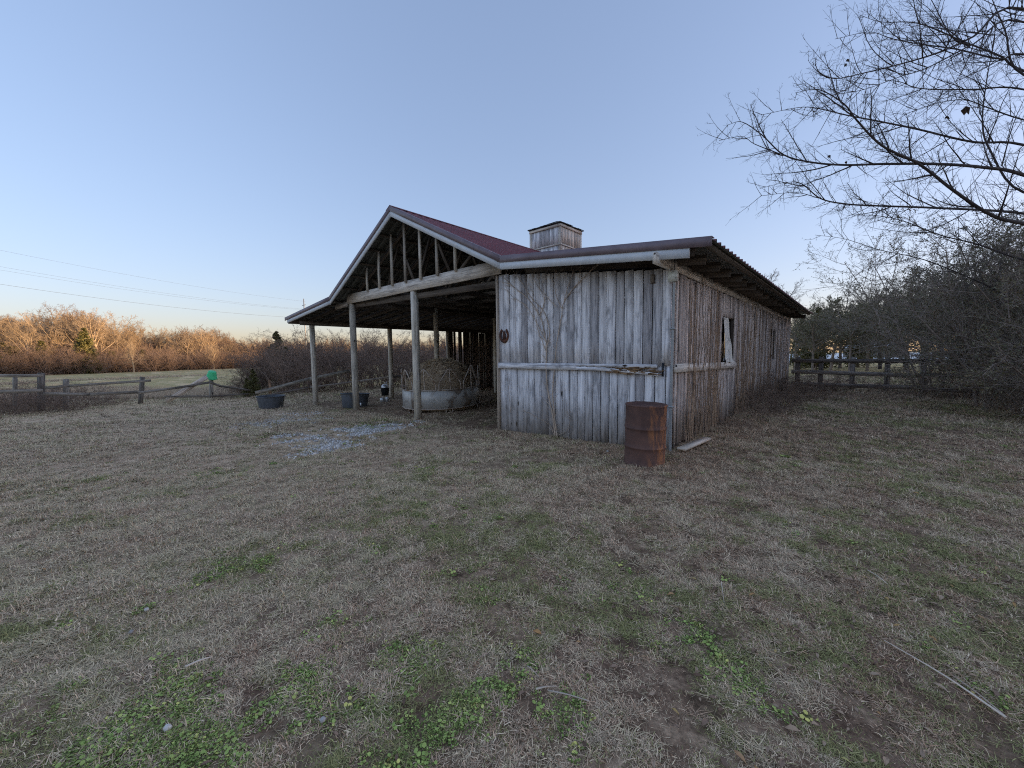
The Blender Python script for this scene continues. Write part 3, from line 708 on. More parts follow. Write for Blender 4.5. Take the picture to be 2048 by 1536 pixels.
frail([(-60, 786, 13.3), (86, 781, 14.1)], 'lower dark rail from the left frame edge to the thick post', .12)
frail([(90, 776, 14.3), (136, 772, 14.7), (302, 761, 16.2)], 'upper rail between stubby post and splintered end', .10)
frail([(86, 788, 14.2), (180, 789, 15.0), (276, 784, 16)], 'sagging lower rail grown over left of the leaning post', .12)
frail([(276, 786, 16.0), (350, 776, 17.0), (418, 765, 18.5)], 'bowed rail rising toward the green bucket post', .10)
frail([(418, 764, 18.6), (440, 772, 19), (500, 781, 20)], 'fallen rail dropping right of the green bucket post', .10)
frail([(330, 793, 16.8), (420, 793, 18.4), (500, 788, 20)], 'dark lowest rail lying near the ground by the green bucket', .08)
frail([(332, 803, 17), (414, 754, 18.4)], 'pale board leaning up against the green bucket post', .20, 'wood_pale')
frail([(510, 786, 17.8), (620, 758, 18.4), (700, 742, 19.2)], 'long fallen rail slanting up behind the grey tub', .16, 'wood_fence')
frail([(520, 794, 18.2), (620, 775, 19), (720, 762, 19.6), (800, 752, 20)], 'lower fallen rail slanting through the thicket', .10, 'wood_fence_dark')
frail([(800, 750, 21), (960, 752, 23)], 'upper rail seen behind the hay feeder', .10, 'wood_fence')
frail([(800, 772, 21), (960, 770, 23)], 'lower rail seen behind the hay feeder', .12, 'wood_fence_dark')
p = onground(541, 792); o = MB(); 
for k in range(9): a_ = random.uniform(-.09, .09); o.board((a_, random.uniform(-.05, .05), -.1), (a_*.6, random.uniform(-.05, .05), random.uniform(.55, .98)-abs(a_)*2), random.uniform(.03, .08), random.uniform(.03, .06), (1, 0, 0), ragged=.02, n=2, warp=.008)
o = o.build('broken_stump', 'wood_split'); o.location = p; tag(o, 'orange brown splintered stump standing behind the grey tub', 'stump')
gb = empty('green_bucket', tg_+Vector((0, 0, -.17)), 0, 'bright green bucket upside down on a fence post', 'bucket'); gb.rotation_euler = (R(8), R(20), R(40))
MB().lathe([(.225, 0), (.232, .01), (.232, .05), (.222, .055), (.17, .36), (.16, .375), (.001, .375)], 28).build('bucket_body', 'green', gb, True)
MB().lathe([(.235, .005), (.245, .012), (.245, .045), (.235, .05)], 28).build('bucket_rim', 'green', gb, True)

# ------------------------------------------------------------------ right fence behind the barn
fy = 14.3; tops = []
xs = [.30, 1.08, 2.09, 3.09, 4.06, 5.3, 6.6, 8.0]
names_ = ['post against the back corner of the barn', 'first post right of the barn corner', 'second post right of the barn, clear of brush', 'thick doubled post under the overhanging twigs', 'dark post where brush begins to cover the rails', 'fence post half buried in the right thicket', 'fence post deep in the right thicket', 'fence post at the right frame edge']
for i, x in enumerate(xs):
    g = gz(x, fy)-.1; o = MB().board((0, 0, -.1), (random.uniform(-.02, .02), 0, 1.42), .16, .15, (1, 0, 0), n=2, warp=.01, ragged=.02).build('fence_post', 'wood_fence_dark'); o.location = (x, fy, g)
    tag(o, 'dark '+names_[i], 'fence post', 'posts of the dark right fence')
for z, nm in ((1.28, 'top'), (.80, 'middle'), (.28, 'bottom')):
    for (xa, xb, wh) in ((.1, 4.06, 'of the dark board fence right of the barn'), (4.08, 8.2, 'of the fence inside the right thicket')):
        mb = MB(); g = gz((xa+xb)/2, fy)-.1; mb.board((0, 0, 0), (xb-xa, 0, random.uniform(-.06, .02)), .16, .035, (0, 0, 1), n=6, warp=.012, ragged=.02)
        o = mb.build('fence_rail', 'wood_fence_dark'); o.location = (xa, fy-.09, g+z); tag(o, nm+' rail '+wh, 'fence rail', 'rails of the dark right fence')

# ------------------------------------------------------------------ power pole and wires
pp = rf(-52.5, 100); pz = gz(pp.x, pp.y)
P = empty('utility_pole', (pp.x, pp.y, pz), 0, 'thin pale utility pole behind the left lean-to post', 'utility pole')
MB().tube([(0, 0, -.2), (0, 0, 17.2)], [.16, .11], 8, True).build('pole_shaft', 'metal_grey', P, True)
MB().board((-1.1, 0, 15.6), (1.1, 0, 15.6), .12, .1).build('cross_arm', 'metal_grey', P)
for (a_, b2, l) in (((-150, 469, 55), (611, 603, 100), 'topmost thin wire sloping down over the left treeline'), ((-150, 506, 55), (606, 618, 100), 'second wire down over the left treeline, upper of the close pair'), ((-150, 514, 54), (606, 619.5, 100), 'third wire down over the left treeline, lower of the close pair'), ((-150, 545, 55), (590, 635, 98), 'lowest and darkest wire above the left treeline')):
    A = pt(*a_); Bv = pt(*b2); pts_ = []
    for i in range(25):
        u = i/24; q = A.lerp(Bv, u); q.z -= 1.0*4*u*(1-u)*.9; pts_.append(q-A)
    o = MB().tube(pts_, (.010 if 'lowest' not in l else .016), 4).build('power_wire', 'wire'); o.location = A; tag(o, l, 'wire', 'power wires across the left sky')

# ------------------------------------------------------------------ vegetation
def rv(s=1): return Vector((random.gauss(0, s), random.gauss(0, s), random.gauss(0, s)))
def grow(mb, p, d, L, r, lev, P, leaf=None):
    n = P['seg'][lev]; pts_ = [p.copy()]; q = p.copy(); d = d.normalized()
    for i in range(n):
        d = (d+rv(P['wob'][lev])+Vector((0, 0, P['up'][lev]))).normalized(); q = q+d*(L/n); pts_.append(q.copy())
    tip = .25 if lev < P['lv'] else .4
    mb.tube(pts_, [r*(1-(1-tip)*i/n) for i in range(n+1)], P['sides'][lev])
    if leaf is not None and lev >= P['leaflev']:
        for i in range(P['leaves']):
            u = random.uniform(.25, 1)*n; k = min(int(u), n-1); leaf.append((pts_[k].lerp(pts_[k+1], u-k), (pts_[k+1]-pts_[k]).normalized()))
    if lev >= P['lv']: return
    nc = P['kids'][lev]; nc = random.randint(int(nc*.8), int(nc*1.2+.5))
    for i in range(nc):
        u = (P['start'][lev]+(1-P['start'][lev])*(i+random.random())/nc)*n; k = min(int(u), n-1)
        c = pts_[k].lerp(pts_[k+1], u-k); dd = (pts_[k+1]-pts_[k]).normalized()
        side = dd.cross(rv()).normalized(); ang = R(random.uniform(*P['ang'][lev])); nd = dd*math.cos(ang)+side*math.sin(ang)
        lf = P['lenf'][lev]*(1-.45*u/n)*random.uniform(.7, 1.2)
        grow(mb, c, nd, L*lf, max(r*P['rf'][lev]*(1-.5*u/n), P['rmin']), lev+1, P, leaf)
def addleaves(mb, pts_, size, droop=.0, wid=.42):
    for (p, d) in pts_:
        s = size*random.uniform(.6, 1.3); dd = (d+rv(.6)+Vector((0, 0, -droop))).normalized(); sd_ = dd.cross(rv()).normalized()*(s*wid/2)
        mb.add([p, p+dd*s*.45+sd_, p+dd*s, p+dd*s*.45-sd_], [(0, 1, 2, 3)])

# far bare trees: prototypes at the origin
BARE = dict(seg=[6, 5, 4, 3, 2], wob=[.05, .12, .16, .2, .25], up=[.02, .05, .06, .04, .02], sides=[6, 4, 3, 3, 3], kids=[12, 7, 7, 5], start=[.28, .25, .2, .15], ang=[(25, 60), (25, 60), (25, 60), (25, 65)], lenf=[.50, .55, .55, .6], rf=[.42, .45, .5, .6], rmin=.011, lv=4, leaflev=9, leaves=0)
def far_tree(name, P, h, r, mat, kname='crown', leafm=None, lsize=.1, spread=1):
    root = bpy.data.objects.new(name, None); COL.objects.link(root)
    tr = MB(); cr = MB(); n = 6; pts_ = [Vector((0, 0, -.2))]; d = Vector((random.gauss(0, .05), random.gauss(0, .05), 1))
    th = h*.6
    for i in range(n): d = (d+rv(.05)).normalized(); pts_.append(pts_[-1]+d*th/n)
    tr.tube(pts_, [r*(1-.5*i/n) for i in range(n+1)], 7); lv = [] if leafm else None
    for i in range(P['kids'][0]):
        u = (P['start'][0]+(1-P['start'][0])*(i+random.random())/P['kids'][0])*n; k = min(int(u), n-1); c = pts_[k].lerp(pts_[k+1], u-k)
        a = i*2.4+random.random(); an = R(random.uniform(*P['ang'][0])*(1.1-.5*u/n)); nd = Vector((math.cos(a)*math.sin(an), math.sin(a)*math.sin(an), math.cos(an)))
        grow(cr, c, nd, h*P['lenf'][0]*(1.05-.35*u/n)*random.uniform(.8, 1.1)*spread, r*.42, 1, P, lv)
    tr.build('trunk', mat, root); 
    cr.build(kname, mat, root)
    if leafm: l_ = MB(); addleaves(l_, lv, lsize); l_.build('leaves', leafm, root)
    return root
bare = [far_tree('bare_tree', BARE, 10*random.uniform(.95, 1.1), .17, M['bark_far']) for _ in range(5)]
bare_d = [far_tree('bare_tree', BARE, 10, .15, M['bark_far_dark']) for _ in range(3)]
def cedar(name, h, rad, mat='leaf_cedar', dens=5200):
    root = bpy.data.objects.new(name, None); COL.objects.link(root)
    MB().tube([(0, 0, -.1), (0, 0, h*.95)], [h*.018, .01], 6).build('trunk', 'bark_shrub', root)
    mb = MB(); cl = [(random.random()**.8, random.uniform(0, 6.28), random.uniform(.6, 1.1)) for _ in range(110)]
    for (u, a, k) in cl:
        z = h*(.04+.94*u); rr = rad*(1-u)**.8*k+.05; c = Vector((rr*math.cos(a), rr*math.sin(a), z+.15*rr))
        for i in range(dens//110):
            t_ = random.random()**.6; q = Vector((c.x*t_, c.y*t_, c.z-(1-t_)*rr*.25))+rv(.05*h*(1.1-u)*.6)
            d = (Vector((math.cos(a), math.sin(a), .5))+rv(.6)).normalized(); s = h*.035*random.uniform(.5, 1.2); sd_ = d.cross(rv()).normalized()*s*.3
            mb.add([q-d*s*.5-sd_, q-d*s*.5+sd_, q+d*s*.2+sd_*.8, q+d*s, q+d*s*.2-sd_*.8], [(0, 1, 2, 3, 4)])
    mb.build('foliage', mat, root); return root
ced = [cedar('cedar_tree', 5.5, 1.7), cedar('cedar_tree', 6.5, 1.9), cedar('cedar_tree', 5.0, 2.0)]
SHRUB = dict(seg=[4, 4, 3, 3], wob=[.12, .2, .25, .3], up=[-.02, -.03, .0, .0], sides=[4, 3, 3, 3], kids=[7, 6, 5], start=[.15, .1, .1], ang=[(20, 60), (30, 70), (30, 75)], lenf=[.55, .55, .6], rf=[.5, .6, .7], rmin=.0045, lv=3, leaflev=2, leaves=1)
def shrub(name, P, stems, L, r, mat, lean=(15, 55), leafm=None, ls=.05, base=.3, stemname='stems'):
    root = bpy.data.objects.new(name, None); COL.objects.link(root); mb = MB(); lv = [] if leafm else None
    for i in range(stems):
        a = random.uniform(0, 6.28); an = R(random.uniform(*lean)); nd = Vector((math.cos(a)*math.sin(an), math.sin(a)*math.sin(an), math.cos(an)))
        grow(mb, Vector((random.gauss(0, base), random.gauss(0, base), -.05)), nd, L*random.uniform(.7, 1.15), r, 0, P, lv)
    mb.build(stemname, mat, root)
    if leafm: l_ = MB(); addleaves(l_, lv, ls); l_.build('leaves', leafm, root)
    return root
bush = [shrub('bare_shrub', SHRUB, 16, 2.5, .022, M['bark_shrub'], leafm='leaf_dead' if k == 0 else None) for k in range(3)]
used = set()
def put(proto, loc, s=1, rz=None, label=None, cat=None, group=None, sz=None):
    if proto.name not in used: o = proto; used.add(proto.name)
    else: o = copy_tree(proto)
    o.location = loc; o.rotation_euler = (0, 0, random.uniform(0, 6.28) if rz is None else rz); o.scale = (s, s, s*(sz or 1)); tag(o, label, cat, group); return o
# left treeline: front row things
def line_fr(px):                                    # forward distance of the wood's edge at a bearing
    return float(np.interp(px, [-200, 0, 250, 450, 640, 1000], [56, 62, 74, 92, 110, 130]))
def skyl(px): return float(np.interp(px, [-100, 0, 50, 110, 160, 230, 290, 340, 400, 440, 470, 560, 620, 1000], [612, 606, 598, 616, 602, 622, 634, 650, 638, 642, 662, 668, 672, 680]))
def far_at(px, back, h_nat, jit=.12, k=1.0):
    d = line_fr(px)+back; p = CAM+RV*((px-1024)/F*d)+FV*d; z = gz(p.x, p.y); hp = 1.6-z+(708+.0105*(1024-px)*1.0-skyl(px))/F*d
    return Vector((p.x, p.y, z)), hp*k/h_nat*random.uniform(1-jit, 1+jit*.4)
i = 0; px = -60
while px < 1010:
    loc, s = far_at(px, random.uniform(2, 9), 11.5)
    if random.random() < .85:
        lab = 'sunlit bare tree with pale trunk in the left wood edge' if px < 470 else 'low bare tree in the far wood seen beyond the shed'
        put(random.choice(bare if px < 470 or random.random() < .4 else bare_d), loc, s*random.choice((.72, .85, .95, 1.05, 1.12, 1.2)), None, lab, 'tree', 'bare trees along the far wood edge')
    px += random.uniform(9, 17)
put(bare[1], far_at(55, 0, 11)[0], .98, None, 'tallest wide crowned bare tree at the far left of the wood', 'tree', 'bare trees along the far wood edge')
put(bare[2], far_at(268, -6, 11)[0], .62, None, 'pale forked bare tree standing in front of the left wood', 'tree', 'bare trees along the far wood edge')
put(bare[3], far_at(428, -4, 11)[0], .62, None, 'pale slim bare tree at the low end of the sunlit wood', 'tree', 'bare trees along the far wood edge')
for k, (px, s) in enumerate([(-20, 1.05), (8, .95), (30, 1.1), (62, .9), (88, 1.0), (110, .8), (160, 1.05), (175, 1.25), (225, .95), (290, .9), (340, .6), (232, .55), (190, .6)]):
    put(ced[k % 3], far_at(px, random.uniform(-3, 3), 11)[0], s*(1.0 if k in (6, 7) else 1.35), None, ['olive green cedar low in the far left wood edge', 'tall thin cedar among sunlit bare trees'][k in (6, 7)], 'cedar', 'cedars along the left wood edge', sz=1.0 if k in (6, 7) else .66)

# instancing helper for stuff
def stuff(name, P, scale, rot, idx, tone, protos, label):
    me = bpy.data.meshes.new(name); n = len(P); me.vertices.add(n); me.vertices.foreach_set('co', np.asarray(P, np.float32).ravel())
    for nm, ty, v, key in (('sc', 'FLOAT', scale, 'value'), ('rt', 'FLOAT_VECTOR', rot, 'vector'), ('ix', 'INT', idx, 'value'), ('tone', 'FLOAT', tone, 'value')):
        a = me.attributes.new(nm, ty, 'POINT'); a.data.foreach_set(key, np.asarray(v, np.int32 if ty == 'INT' else np.float32).ravel())
    o = bpy.data.objects.new(name, me); COL.objects.link(o)
    col = bpy.data.collections.new(name+'_sources')
    for p in protos:
        for c in list(p.users_collection): c.objects.unlink(p)
        col.objects.link(p)
    ng = bpy.data.node_groups.new(name, 'GeometryNodeTree'); ng.interface.new_socket('Geometry', in_out='INPUT', socket_type='NodeSocketGeometry'); ng.interface.new_socket('Geometry', in_out='OUTPUT', socket_type='NodeSocketGeometry')
    gi = ng.nodes.new('NodeGroupInput'); gout = ng.nodes.new('NodeGroupOutput'); m2p = ng.nodes.new('GeometryNodeMeshToPoints'); iop = ng.nodes.new('GeometryNodeInstanceOnPoints')
    ci = ng.nodes.new('GeometryNodeCollectionInfo'); ci.inputs[0].default_value = col; ci.inputs[1].default_value = True; ci.inputs[2].default_value = True
    iop.inputs['Pick Instance'].default_value = True
    def na(nm, ty): a = ng.nodes.new('GeometryNodeInputNamedAttribute'); a.data_type = ty; a.inputs[0].default_value = nm; return a.outputs[0]
    L = ng.links; L.new(gi.outputs[0], m2p.inputs[0]); L.new(m2p.outputs[0], iop.inputs['Points']); L.new(ci.outputs[0], iop.inputs['Instance'])
    L.new(na('ix', 'INT'), iop.inputs['Instance Index']); L.new(na('sc', 'FLOAT'), iop.inputs['Scale'])
    e2r = ng.nodes.new('FunctionNodeEulerToRotation'); L.new(na('rt', 'FLOAT_VECTOR'), e2r.inputs[0]); L.new(e2r.outputs[0], iop.inputs['Rotation'])
    L.new(iop.outputs[0], gout.inputs[0]); md = o.modifiers.new('scatter', 'NODES'); md.node_group = ng
    tag(o, label, None, None, 'stuff'); return o
def joined(proto, name):                            # copy of a prototype as one mesh for scattering
    ms = [c for c in proto.children if c.type == 'MESH']; c = max(ms, key=lambda m_: len(m_.data.vertices)).copy(); c.name = name; c.parent = None; COL.objects.link(c); return c
src = [joined(bare_d[0], 'wood_a'), joined(bare_d[1], 'wood_b'), joined(bare[0], 'wood_c'), joined(bush[1], 'wood_d')]
src = sorted(src, key=lambda o: o.name)
Pn = []; S_ = []; I_ = []
for k in range(330):
    px = random.uniform(-140, 1250); loc, s = far_at(px, random.uniform(9, 40), 11.5, .28, .86+.26*float(vn(px/38., 3.7))); Pn.append(loc); S_.append(s); I_.append(random.choice((0, 0, 1, 2)))
for k in range(420):
    px = random.uniform(-140, 1250); loc, s = far_at(px, random.uniform(-3, 7), 11, .1); Pn.append(loc); S_.append(random.uniform(1.0, 1.9)); I_.append(3)
for k in range(300):
    px = random.uniform(-140, 1250); loc, s = far_at(px, random.uniform(6, 20), 11, .1); Pn.append(loc); S_.append(random.uniform(1.6, 2.6)); I_.append(3)
n = len(Pn); stuff('far_wood', np.array([tuple(v) for v in Pn]), S_, np.stack([np.zeros(n), np.zeros(n), rng.random(n)*6.28], -1), I_, rng.random(n), src, 'brown mass of bare trees and brush filling the far wood')

# mid thicket behind the left lean-to
spots = [(500, 22.5, 1.0), (525, 24, 1.3), (560, 22, 1.25), (590, 24, 1.45), (620, 22, 1.1), (650, 25, 1.5), (680, 23, 1.35), (705, 26, 1.6), (740, 24, 1.25), (770, 27, 1.5), (800, 25, 1.2), (830, 28, 1.4), (870, 28, 1.2), (910, 30, 1.4), (950, 31, 1.4), (640, 29, 1.7), (560, 29, 1.5), (720, 32, 1.8), (485, 21, .6), (600, 32, 1.7), (850, 33, 1.6), (780, 32, 1.6)]
for k, (px, d, s) in enumerate(spots):
    p = CAM+RV*((px-1024)/F*d)+FV*d; p.z = gz(p.x, p.y)
    put(bush[k % 3], p, s*random.uniform(.8, .95), None, 'bare reddish brown shrub in the thicket behind the open shed', 'shrub', 'bare shrubs of the thicket behind the shed')
for (px, d, s, l) in ((556, 34, .80, 'green topped cedar rising above the brown thicket'), (530, 26, .35, 'low dark cedar at the left end of the thicket'), (575, 26, .5, 'dark young cedar inside the brown thicket'), (505, 20.5, .26, 'small leafy evergreen at the left tip of the thicket'), (492, 20, .18, 'tiny evergreen seedling beside the fallen rail')):
    p = CAM+RV*((px-1024)/F*d)+FV*d; p.z = gz(p.x, p.y); put(ced[0], p, s, None, l, 'cedar')
TR2 = dict(BARE); TR2.update(rmin=.008, kids=[9, 6, 5, 3])
mid = [far_tree('bare_tree', TR2, 5.5, .08, M['bark_shrub']) for _ in range(2)]
for k, (px, d, s, l) in enumerate(((672, 27, .80, 'bare twiggy tree between the first two shed posts'), (742, 29, .78, 'thin bare tree between the gable posts'), (865, 32, .9, 'bare tree left of the middle rear post'), (905, 30, .85, 'bare tree seen through the gap before the rear wall'), (815, 33, .75, 'small bare tree just left of the gable post'))):
    p = CAM+RV*((px-1024)/F*d)+FV*d; p.z = gz(p.x, p.y); put(mid[k % 2], p, s, None, l, 'tree')
# brambles along the left fence
BR = dict(SHRUB); BR.update(kids=[5, 4, 3], up=[-.06, -.06, -.03, 0], leaves=1)
bram = [shrub('bramble', BR, 15, 1.5, .010, M['bark_shrub'], (10, 75), None, base=.35, stemname='canes') for _ in range(2)]
for k, (px, py, s) in enumerate(((-40, 834, 1.0), (-5, 838, .9), (30, 820, 1.1), (90, 820, 1.1), (128, 816, .9), (205, 812, .6), (235, 808, .45), (-20, 826, 1.0), (15, 830, .9), (45, 826, .9), (75, 828, .8), (105, 824, .95), (140, 822, .75), (170, 818, .5), (60, 812, 1.0), (20, 812, 1.0), (110, 812, .9), (340, 806, .25), (460, 797, .5), (440, 800, .3), (180, 812, 1.0))):
    p = onground(px, py); put(bram[k % 2], p, s*.8, None, 'tangled bare bramble growing over the left fence' if px < 200 else 'low bare bramble tuft right of the leaning board', 'bramble', 'brambles along the left fence')

# ---- right side: evergreen privet thicket and bare trees
PRV = dict(seg=[5, 4, 3, 3], wob=[.08, .14, .18, .2], up=[.0, -.02, -.02, -.01], sides=[5, 4, 3, 3], kids=[9, 8, 6], start=[.15, .12, .1], ang=[(25, 65), (25, 65), (25, 65)], lenf=[.5, .5, .5], rf=[.5, .55, .6], rmin=.004, lv=3, leaflev=2, leaves=2)
priv = [shrub('privet', PRV, 11, 3.6, .035, M['bark_right'], (8, 60), 'leaf_privet', .055, .35) for _ in range(3)]
PRL = [
       (2075, 12.2, 1.15), (2120, 11.5, 1.35), (2150, 10, 1.2), (2075, 8.9, .5), (2130, 8.0, .8), (2210, 9, 1.3), (1990, 17.5, .9), (2060, 15, 1.5), (2070, 20, 1.7)]
for k, (px, d, s) in enumerate(PRL):
    p = CAM+RV*((px-1024)/F*d)+FV*d; p.z = gz(p.x, p.y)-.02
    lab = 'dark leafy privet behind the right fence' if d > 14 else ('large dark privet arching over the right fence' if s > .9 else 'low dark privet bush at the right frame edge')
    put(priv[k % 3], p, s*.93, None, lab, 'privet', 'privet thicket on the right')
LFT = dict(BARE); LFT.update(kids=[12, 7, 6, 4], rmin=.006, start=[.42, .2, .15, .1], ang=[(40, 85), (25, 65), (25, 65), (25, 65)], up=[.02, .0, -.01, 0, 0], leaflev=3, leaves=3)
leafy = [far_tree('leafy_tree', LFT, 5.6, .09, M['bark_right'], 'crown', 'leaf_privet', .10) for _ in range(3)]
LT = [(1590, 32, 1.0), (1625, 28, 1.0), (1660, 30, 1.2), (1700, 27, 1.05), (1735, 31, 1.25), (1775, 26, 1.05), (1810, 30, 1.3), (1850, 25, 1.15), (1890, 29, 1.35), (1930, 23, 1.15), (1975, 27, 1.4), (2020, 22, 1.2), (1680, 36, 1.3), (1760, 38, 1.5), (1840, 37, 1.5), (1930, 36, 1.6), (2010, 33, 1.6), (1610, 38, 1.2)]
for k, (px, d, s) in enumerate(LT):
    p = CAM+RV*((px-1024)/F*d)+FV*d; p.z = gz(p.x, p.y)-.02
    put(leafy[k % 3], p, s, None, 'dark sparsely leaved tree behind the right fence', 'tree', 'sparsely leaved trees behind the right fence')
for (px, d, s, l, c_) in ((1632, 33, .82, 'dark cedar just right of the barn roof tip', 1), (1715, 38, .9, 'cedar further right above the low pale roof', 0), (1600, 36, .7, 'small cedar beside the barn roof tip', 2)):
    p = CAM+RV*((px-1024)/F*d)+FV*d; p.z = gz(p.x, p.y); put(ced[c_], p, s, None, l, 'cedar')
rt = far_tree('bare_tree', BARE, 10, .16, M['bark_near']); 
p = CAM+RV*((1534-1024)/F*44)+FV*44; p.z = gz(p.x, p.y); put(rt, p, 1.13, None, 'round crowned bare tree standing above the barn roof edge', 'tree')
for (px, d, s) in ((1610, 40, .8), (1680, 36, .9), (1760, 34, 1.0), (1850, 30, 1.0), (1950, 28, 1.05), (2040, 26, 1.1), (1580, 50, .8), (1650, 60, 1.1), (1720, 60, 1.2), (1800, 58, 1.2), (1900, 50, 1.2)):
    p = CAM+RV*((px-1024)/F*d)+FV*d; p.z = gz(p.x, p.y); put(rt, p, s*.9, None, 'grey bare tree in the wood behind the right fence', 'tree', 'bare trees behind the right fence')
# low brush at the side wall foot and along the fence
for k, (x, y, s) in enumerate(((3.4, 14.9, .7), (1.6, 14.8, .7), (5.2, 14.9, .8), (6.4, 13.6, .6), (4.6, 12.7, .35), (3.2, 12.4, .3), (.45, 2.6, .32), (.5, 3.7, .4), (.5, 4.6, .6), (.8, 5.4, .6), (.6, 6.0, .7), (.55, 7.3, .75), (.7, 8.6, .75), (.6, 10, .6), (.7, 11.6, .6), (.8, 13.0, .65), (1.8, 13.3, .5), (2.8, 13.4, .45), (3.9, 13.2, .4), (1.5, 12.0, .4), (1.2, 10.2, .4), (5.0, 13.2, .5))):
    put(bram[k % 2], Vector((x, y, gz(x, y))), s, None, 'dry bramble growing along the foot of the brown side wall' if x < 1.3 else 'dry bramble growing in front of the right fence', 'bramble', 'brambles along side wall and right fence')

# overhanging bare tree, right
TW = dict(seg=[6, 4, 3], wob=[.05, .08, .12], up=[.05, .05, .03], sides=[4, 3, 3], kids=[6, 2], start=[.08, .1], ang=[(25, 60), (30, 60)], lenf=[.36, .5], rf=[.5, .7], rmin=.0022, lv=2, leaflev=9, leaves=0)
tp = rf(11.6, 7.6); tb = gz(tp.x, tp.y)
OT = empty('overhanging_tree', (tp.x, tp.y, tb), 0, 'bare tree reaching long arching twiggy branches in from the right', 'tree')
mb = MB(); top = Vector((tp.x-.3, tp.y-.1, 8.6)); tk = [Vector((tp.x, tp.y, tb-.2)), Vector((tp.x+.05, tp.y, 1.5)), Vector((tp.x-.05, tp.y+.05, 3.6)), Vector((tp.x-.15, tp.y, 6)), top]
wp('trunk', OT, mb.tube(tk, [.24, .19, .16, .11, .05], 10), 'bark_near', True)
LIMBS = [
 ([(2048, 447), (1983, 430), (1910, 383), (1838, 328), (1765, 292), (1714, 241), (1688, 208), (1637, 179), (1590, 186)], 5.6, 7.3, .045, 3.5),
 ([(2048, 350), (1969, 335), (1874, 328), (1765, 328), (1692, 330), (1626, 325), (1568, 310), (1524, 270), (1484, 244), (1455, 250)], 6.3, 7.4, .042, 4.0),
 ([(1560, 308), (1509, 288), (1484, 273), (1438, 281)], 6.35, 6.35, .010, 0),
 ([(2048, 427), (1874, 416), (1765, 412), (1692, 408), (1641, 397), (1604, 368), (1571, 365), (1520, 377)], 6.8, 7.8, .034, 3.6),
 ([(1637, 396), (1590, 385), (1520, 392)], 6.8, 6.8, .009, 0),
 ([(2048, 290), (1947, 284), (1838, 259), (1765, 244), (1692, 230), (1637, 217), (1597, 215), (1522, 230)], 5.9, 7.5, .030, 4.6),
 ([(2048, 18), (1947, 73), (1874, 106), (1801, 128), (1728, 146), (1673, 157), (1641, 146), (1630, 129)], 4.6, 5.6, .022, 6.5),
 ([(2048, 44), (1947, 88), (1856, 135), (1801, 153), (1728, 179), (1663, 190)], 4.7, 5.7, .018, 6.3),
 ([(2048, 142), (2002, 113), (1929, 84), (1838, 47), (1765, 44), (1721, 31)], 7.0, 7.8, .030, 6.0),
 ([(2048, 109), (2002, 118), (1911, 98), (1838, 88), (1783, 77), (1739, 64), (1670, 78)], 6.5, 7.2, .024, 6.4),
 ([(2048, 179), (1947, 179), (1874, 179), (1830, 175), (1801, 164), (1765, 160), (1690, 152)], 6.8, 7.6, .022, 5.6),
 ([(1940, 91), (1903, 73), (1863, 0), (1840, -40)], 6.7, 6.9, .018, 0),
 ([(2048, 240), (1975, 215), (1930, 200), (1880, 205), (1820, 225), (1760, 262), (1700, 290)], 7.4, 7.9, .018, 5.2),
 ([(2048, 385), (1980, 300), (1965, 240), (1975, 150), (1990, 60), (1970, -20)], 7.6, 7.7, .03, 4.4),
 ([(2048, 150), (2010, 60), (1985, 0), (1975, -40)], 7.5, 7.6, .03, 6.4),
 ([(2048, 520), (1960, 490), (1880, 470), (1800, 440), (1730, 430), (1680, 440)], 7.6, 8.6, .028, 2.8),
 ([(2048, 600), (1950, 560), (1850, 520), (1760, 500), (1690, 478), (1630, 470)], 8.0, 9.6, .026, 2.5)]
cr = MB()
def catmull(P, k=4):
    out = []; P = [P[0]*2-P[1]]+P+[P[-1]*2-P[-2]]
    for i in range(1, len(P)-2):
        for j in range(k):
            t_ = j/k; a, b2, c2, d2 = P[i-1], P[i], P[i+1], P[i+2]
            out.append(.5*((2*b2)+(-a+c2)*t_+(2*a-5*b2+4*c2-d2)*t_*t_+(-a+3*b2-3*c2+d2)*t_**3))
    out.append(P[-2]); return out
for (pl, dt, d0, r0, hz) in LIMBS:
    P = [pt(x, y, d0+(dt-d0)*i/(len(pl)-1)+random.uniform(-.05, .05)) for i, (x, y) in enumerate(pl)]
    if hz: P = [Vector((tp.x-.1, tp.y, hz+.2))]+P
    S = catmull(P, 5); n = len(S); cr.tube(S, [max(r0*.85*(1-.93*(i/(n-1))**.8), .0035) for i in range(n)], 6)
    L = 0; acc = 0; side = 1
    start = 4 if hz else 0
    for i in range(start, n-1):
        seg = S[i+1]-S[i]; acc += seg.length; u = i/(n-1)
        while acc > .095:
            acc -= .095; side = -side
            if random.random() < .22: continue
            c = S[i].lerp(S[i+1], random.random()); dd = seg.normalized(); sd_ = (dd.cross(Vector(FV)).normalized()*side+rv(.45)).normalized(); an = R(random.uniform(30, 65))
            grow(cr, c, dd*math.cos(an)+sd_*math.sin(an), random.uniform(.25, .95)*(1.0-.35*u), .0062*(1.2-.5*u), 0, TW if random.random() < .5 else dict(TW, kids=[3, 2]))
SB = dict(TW, kids=[15, 3, 1], seg=[8, 4, 3, 2], wob=[.05, .1, .12, .1], up=[.03, .04, .03, 0], sides=[4, 3, 3, 3], start=[.1, .1, .2], ang=[(30, 65), (30, 60), (30, 50)], lenf=[.34, .5, .5], rf=[.42, .6, .7], rmin=.002, lv=2)
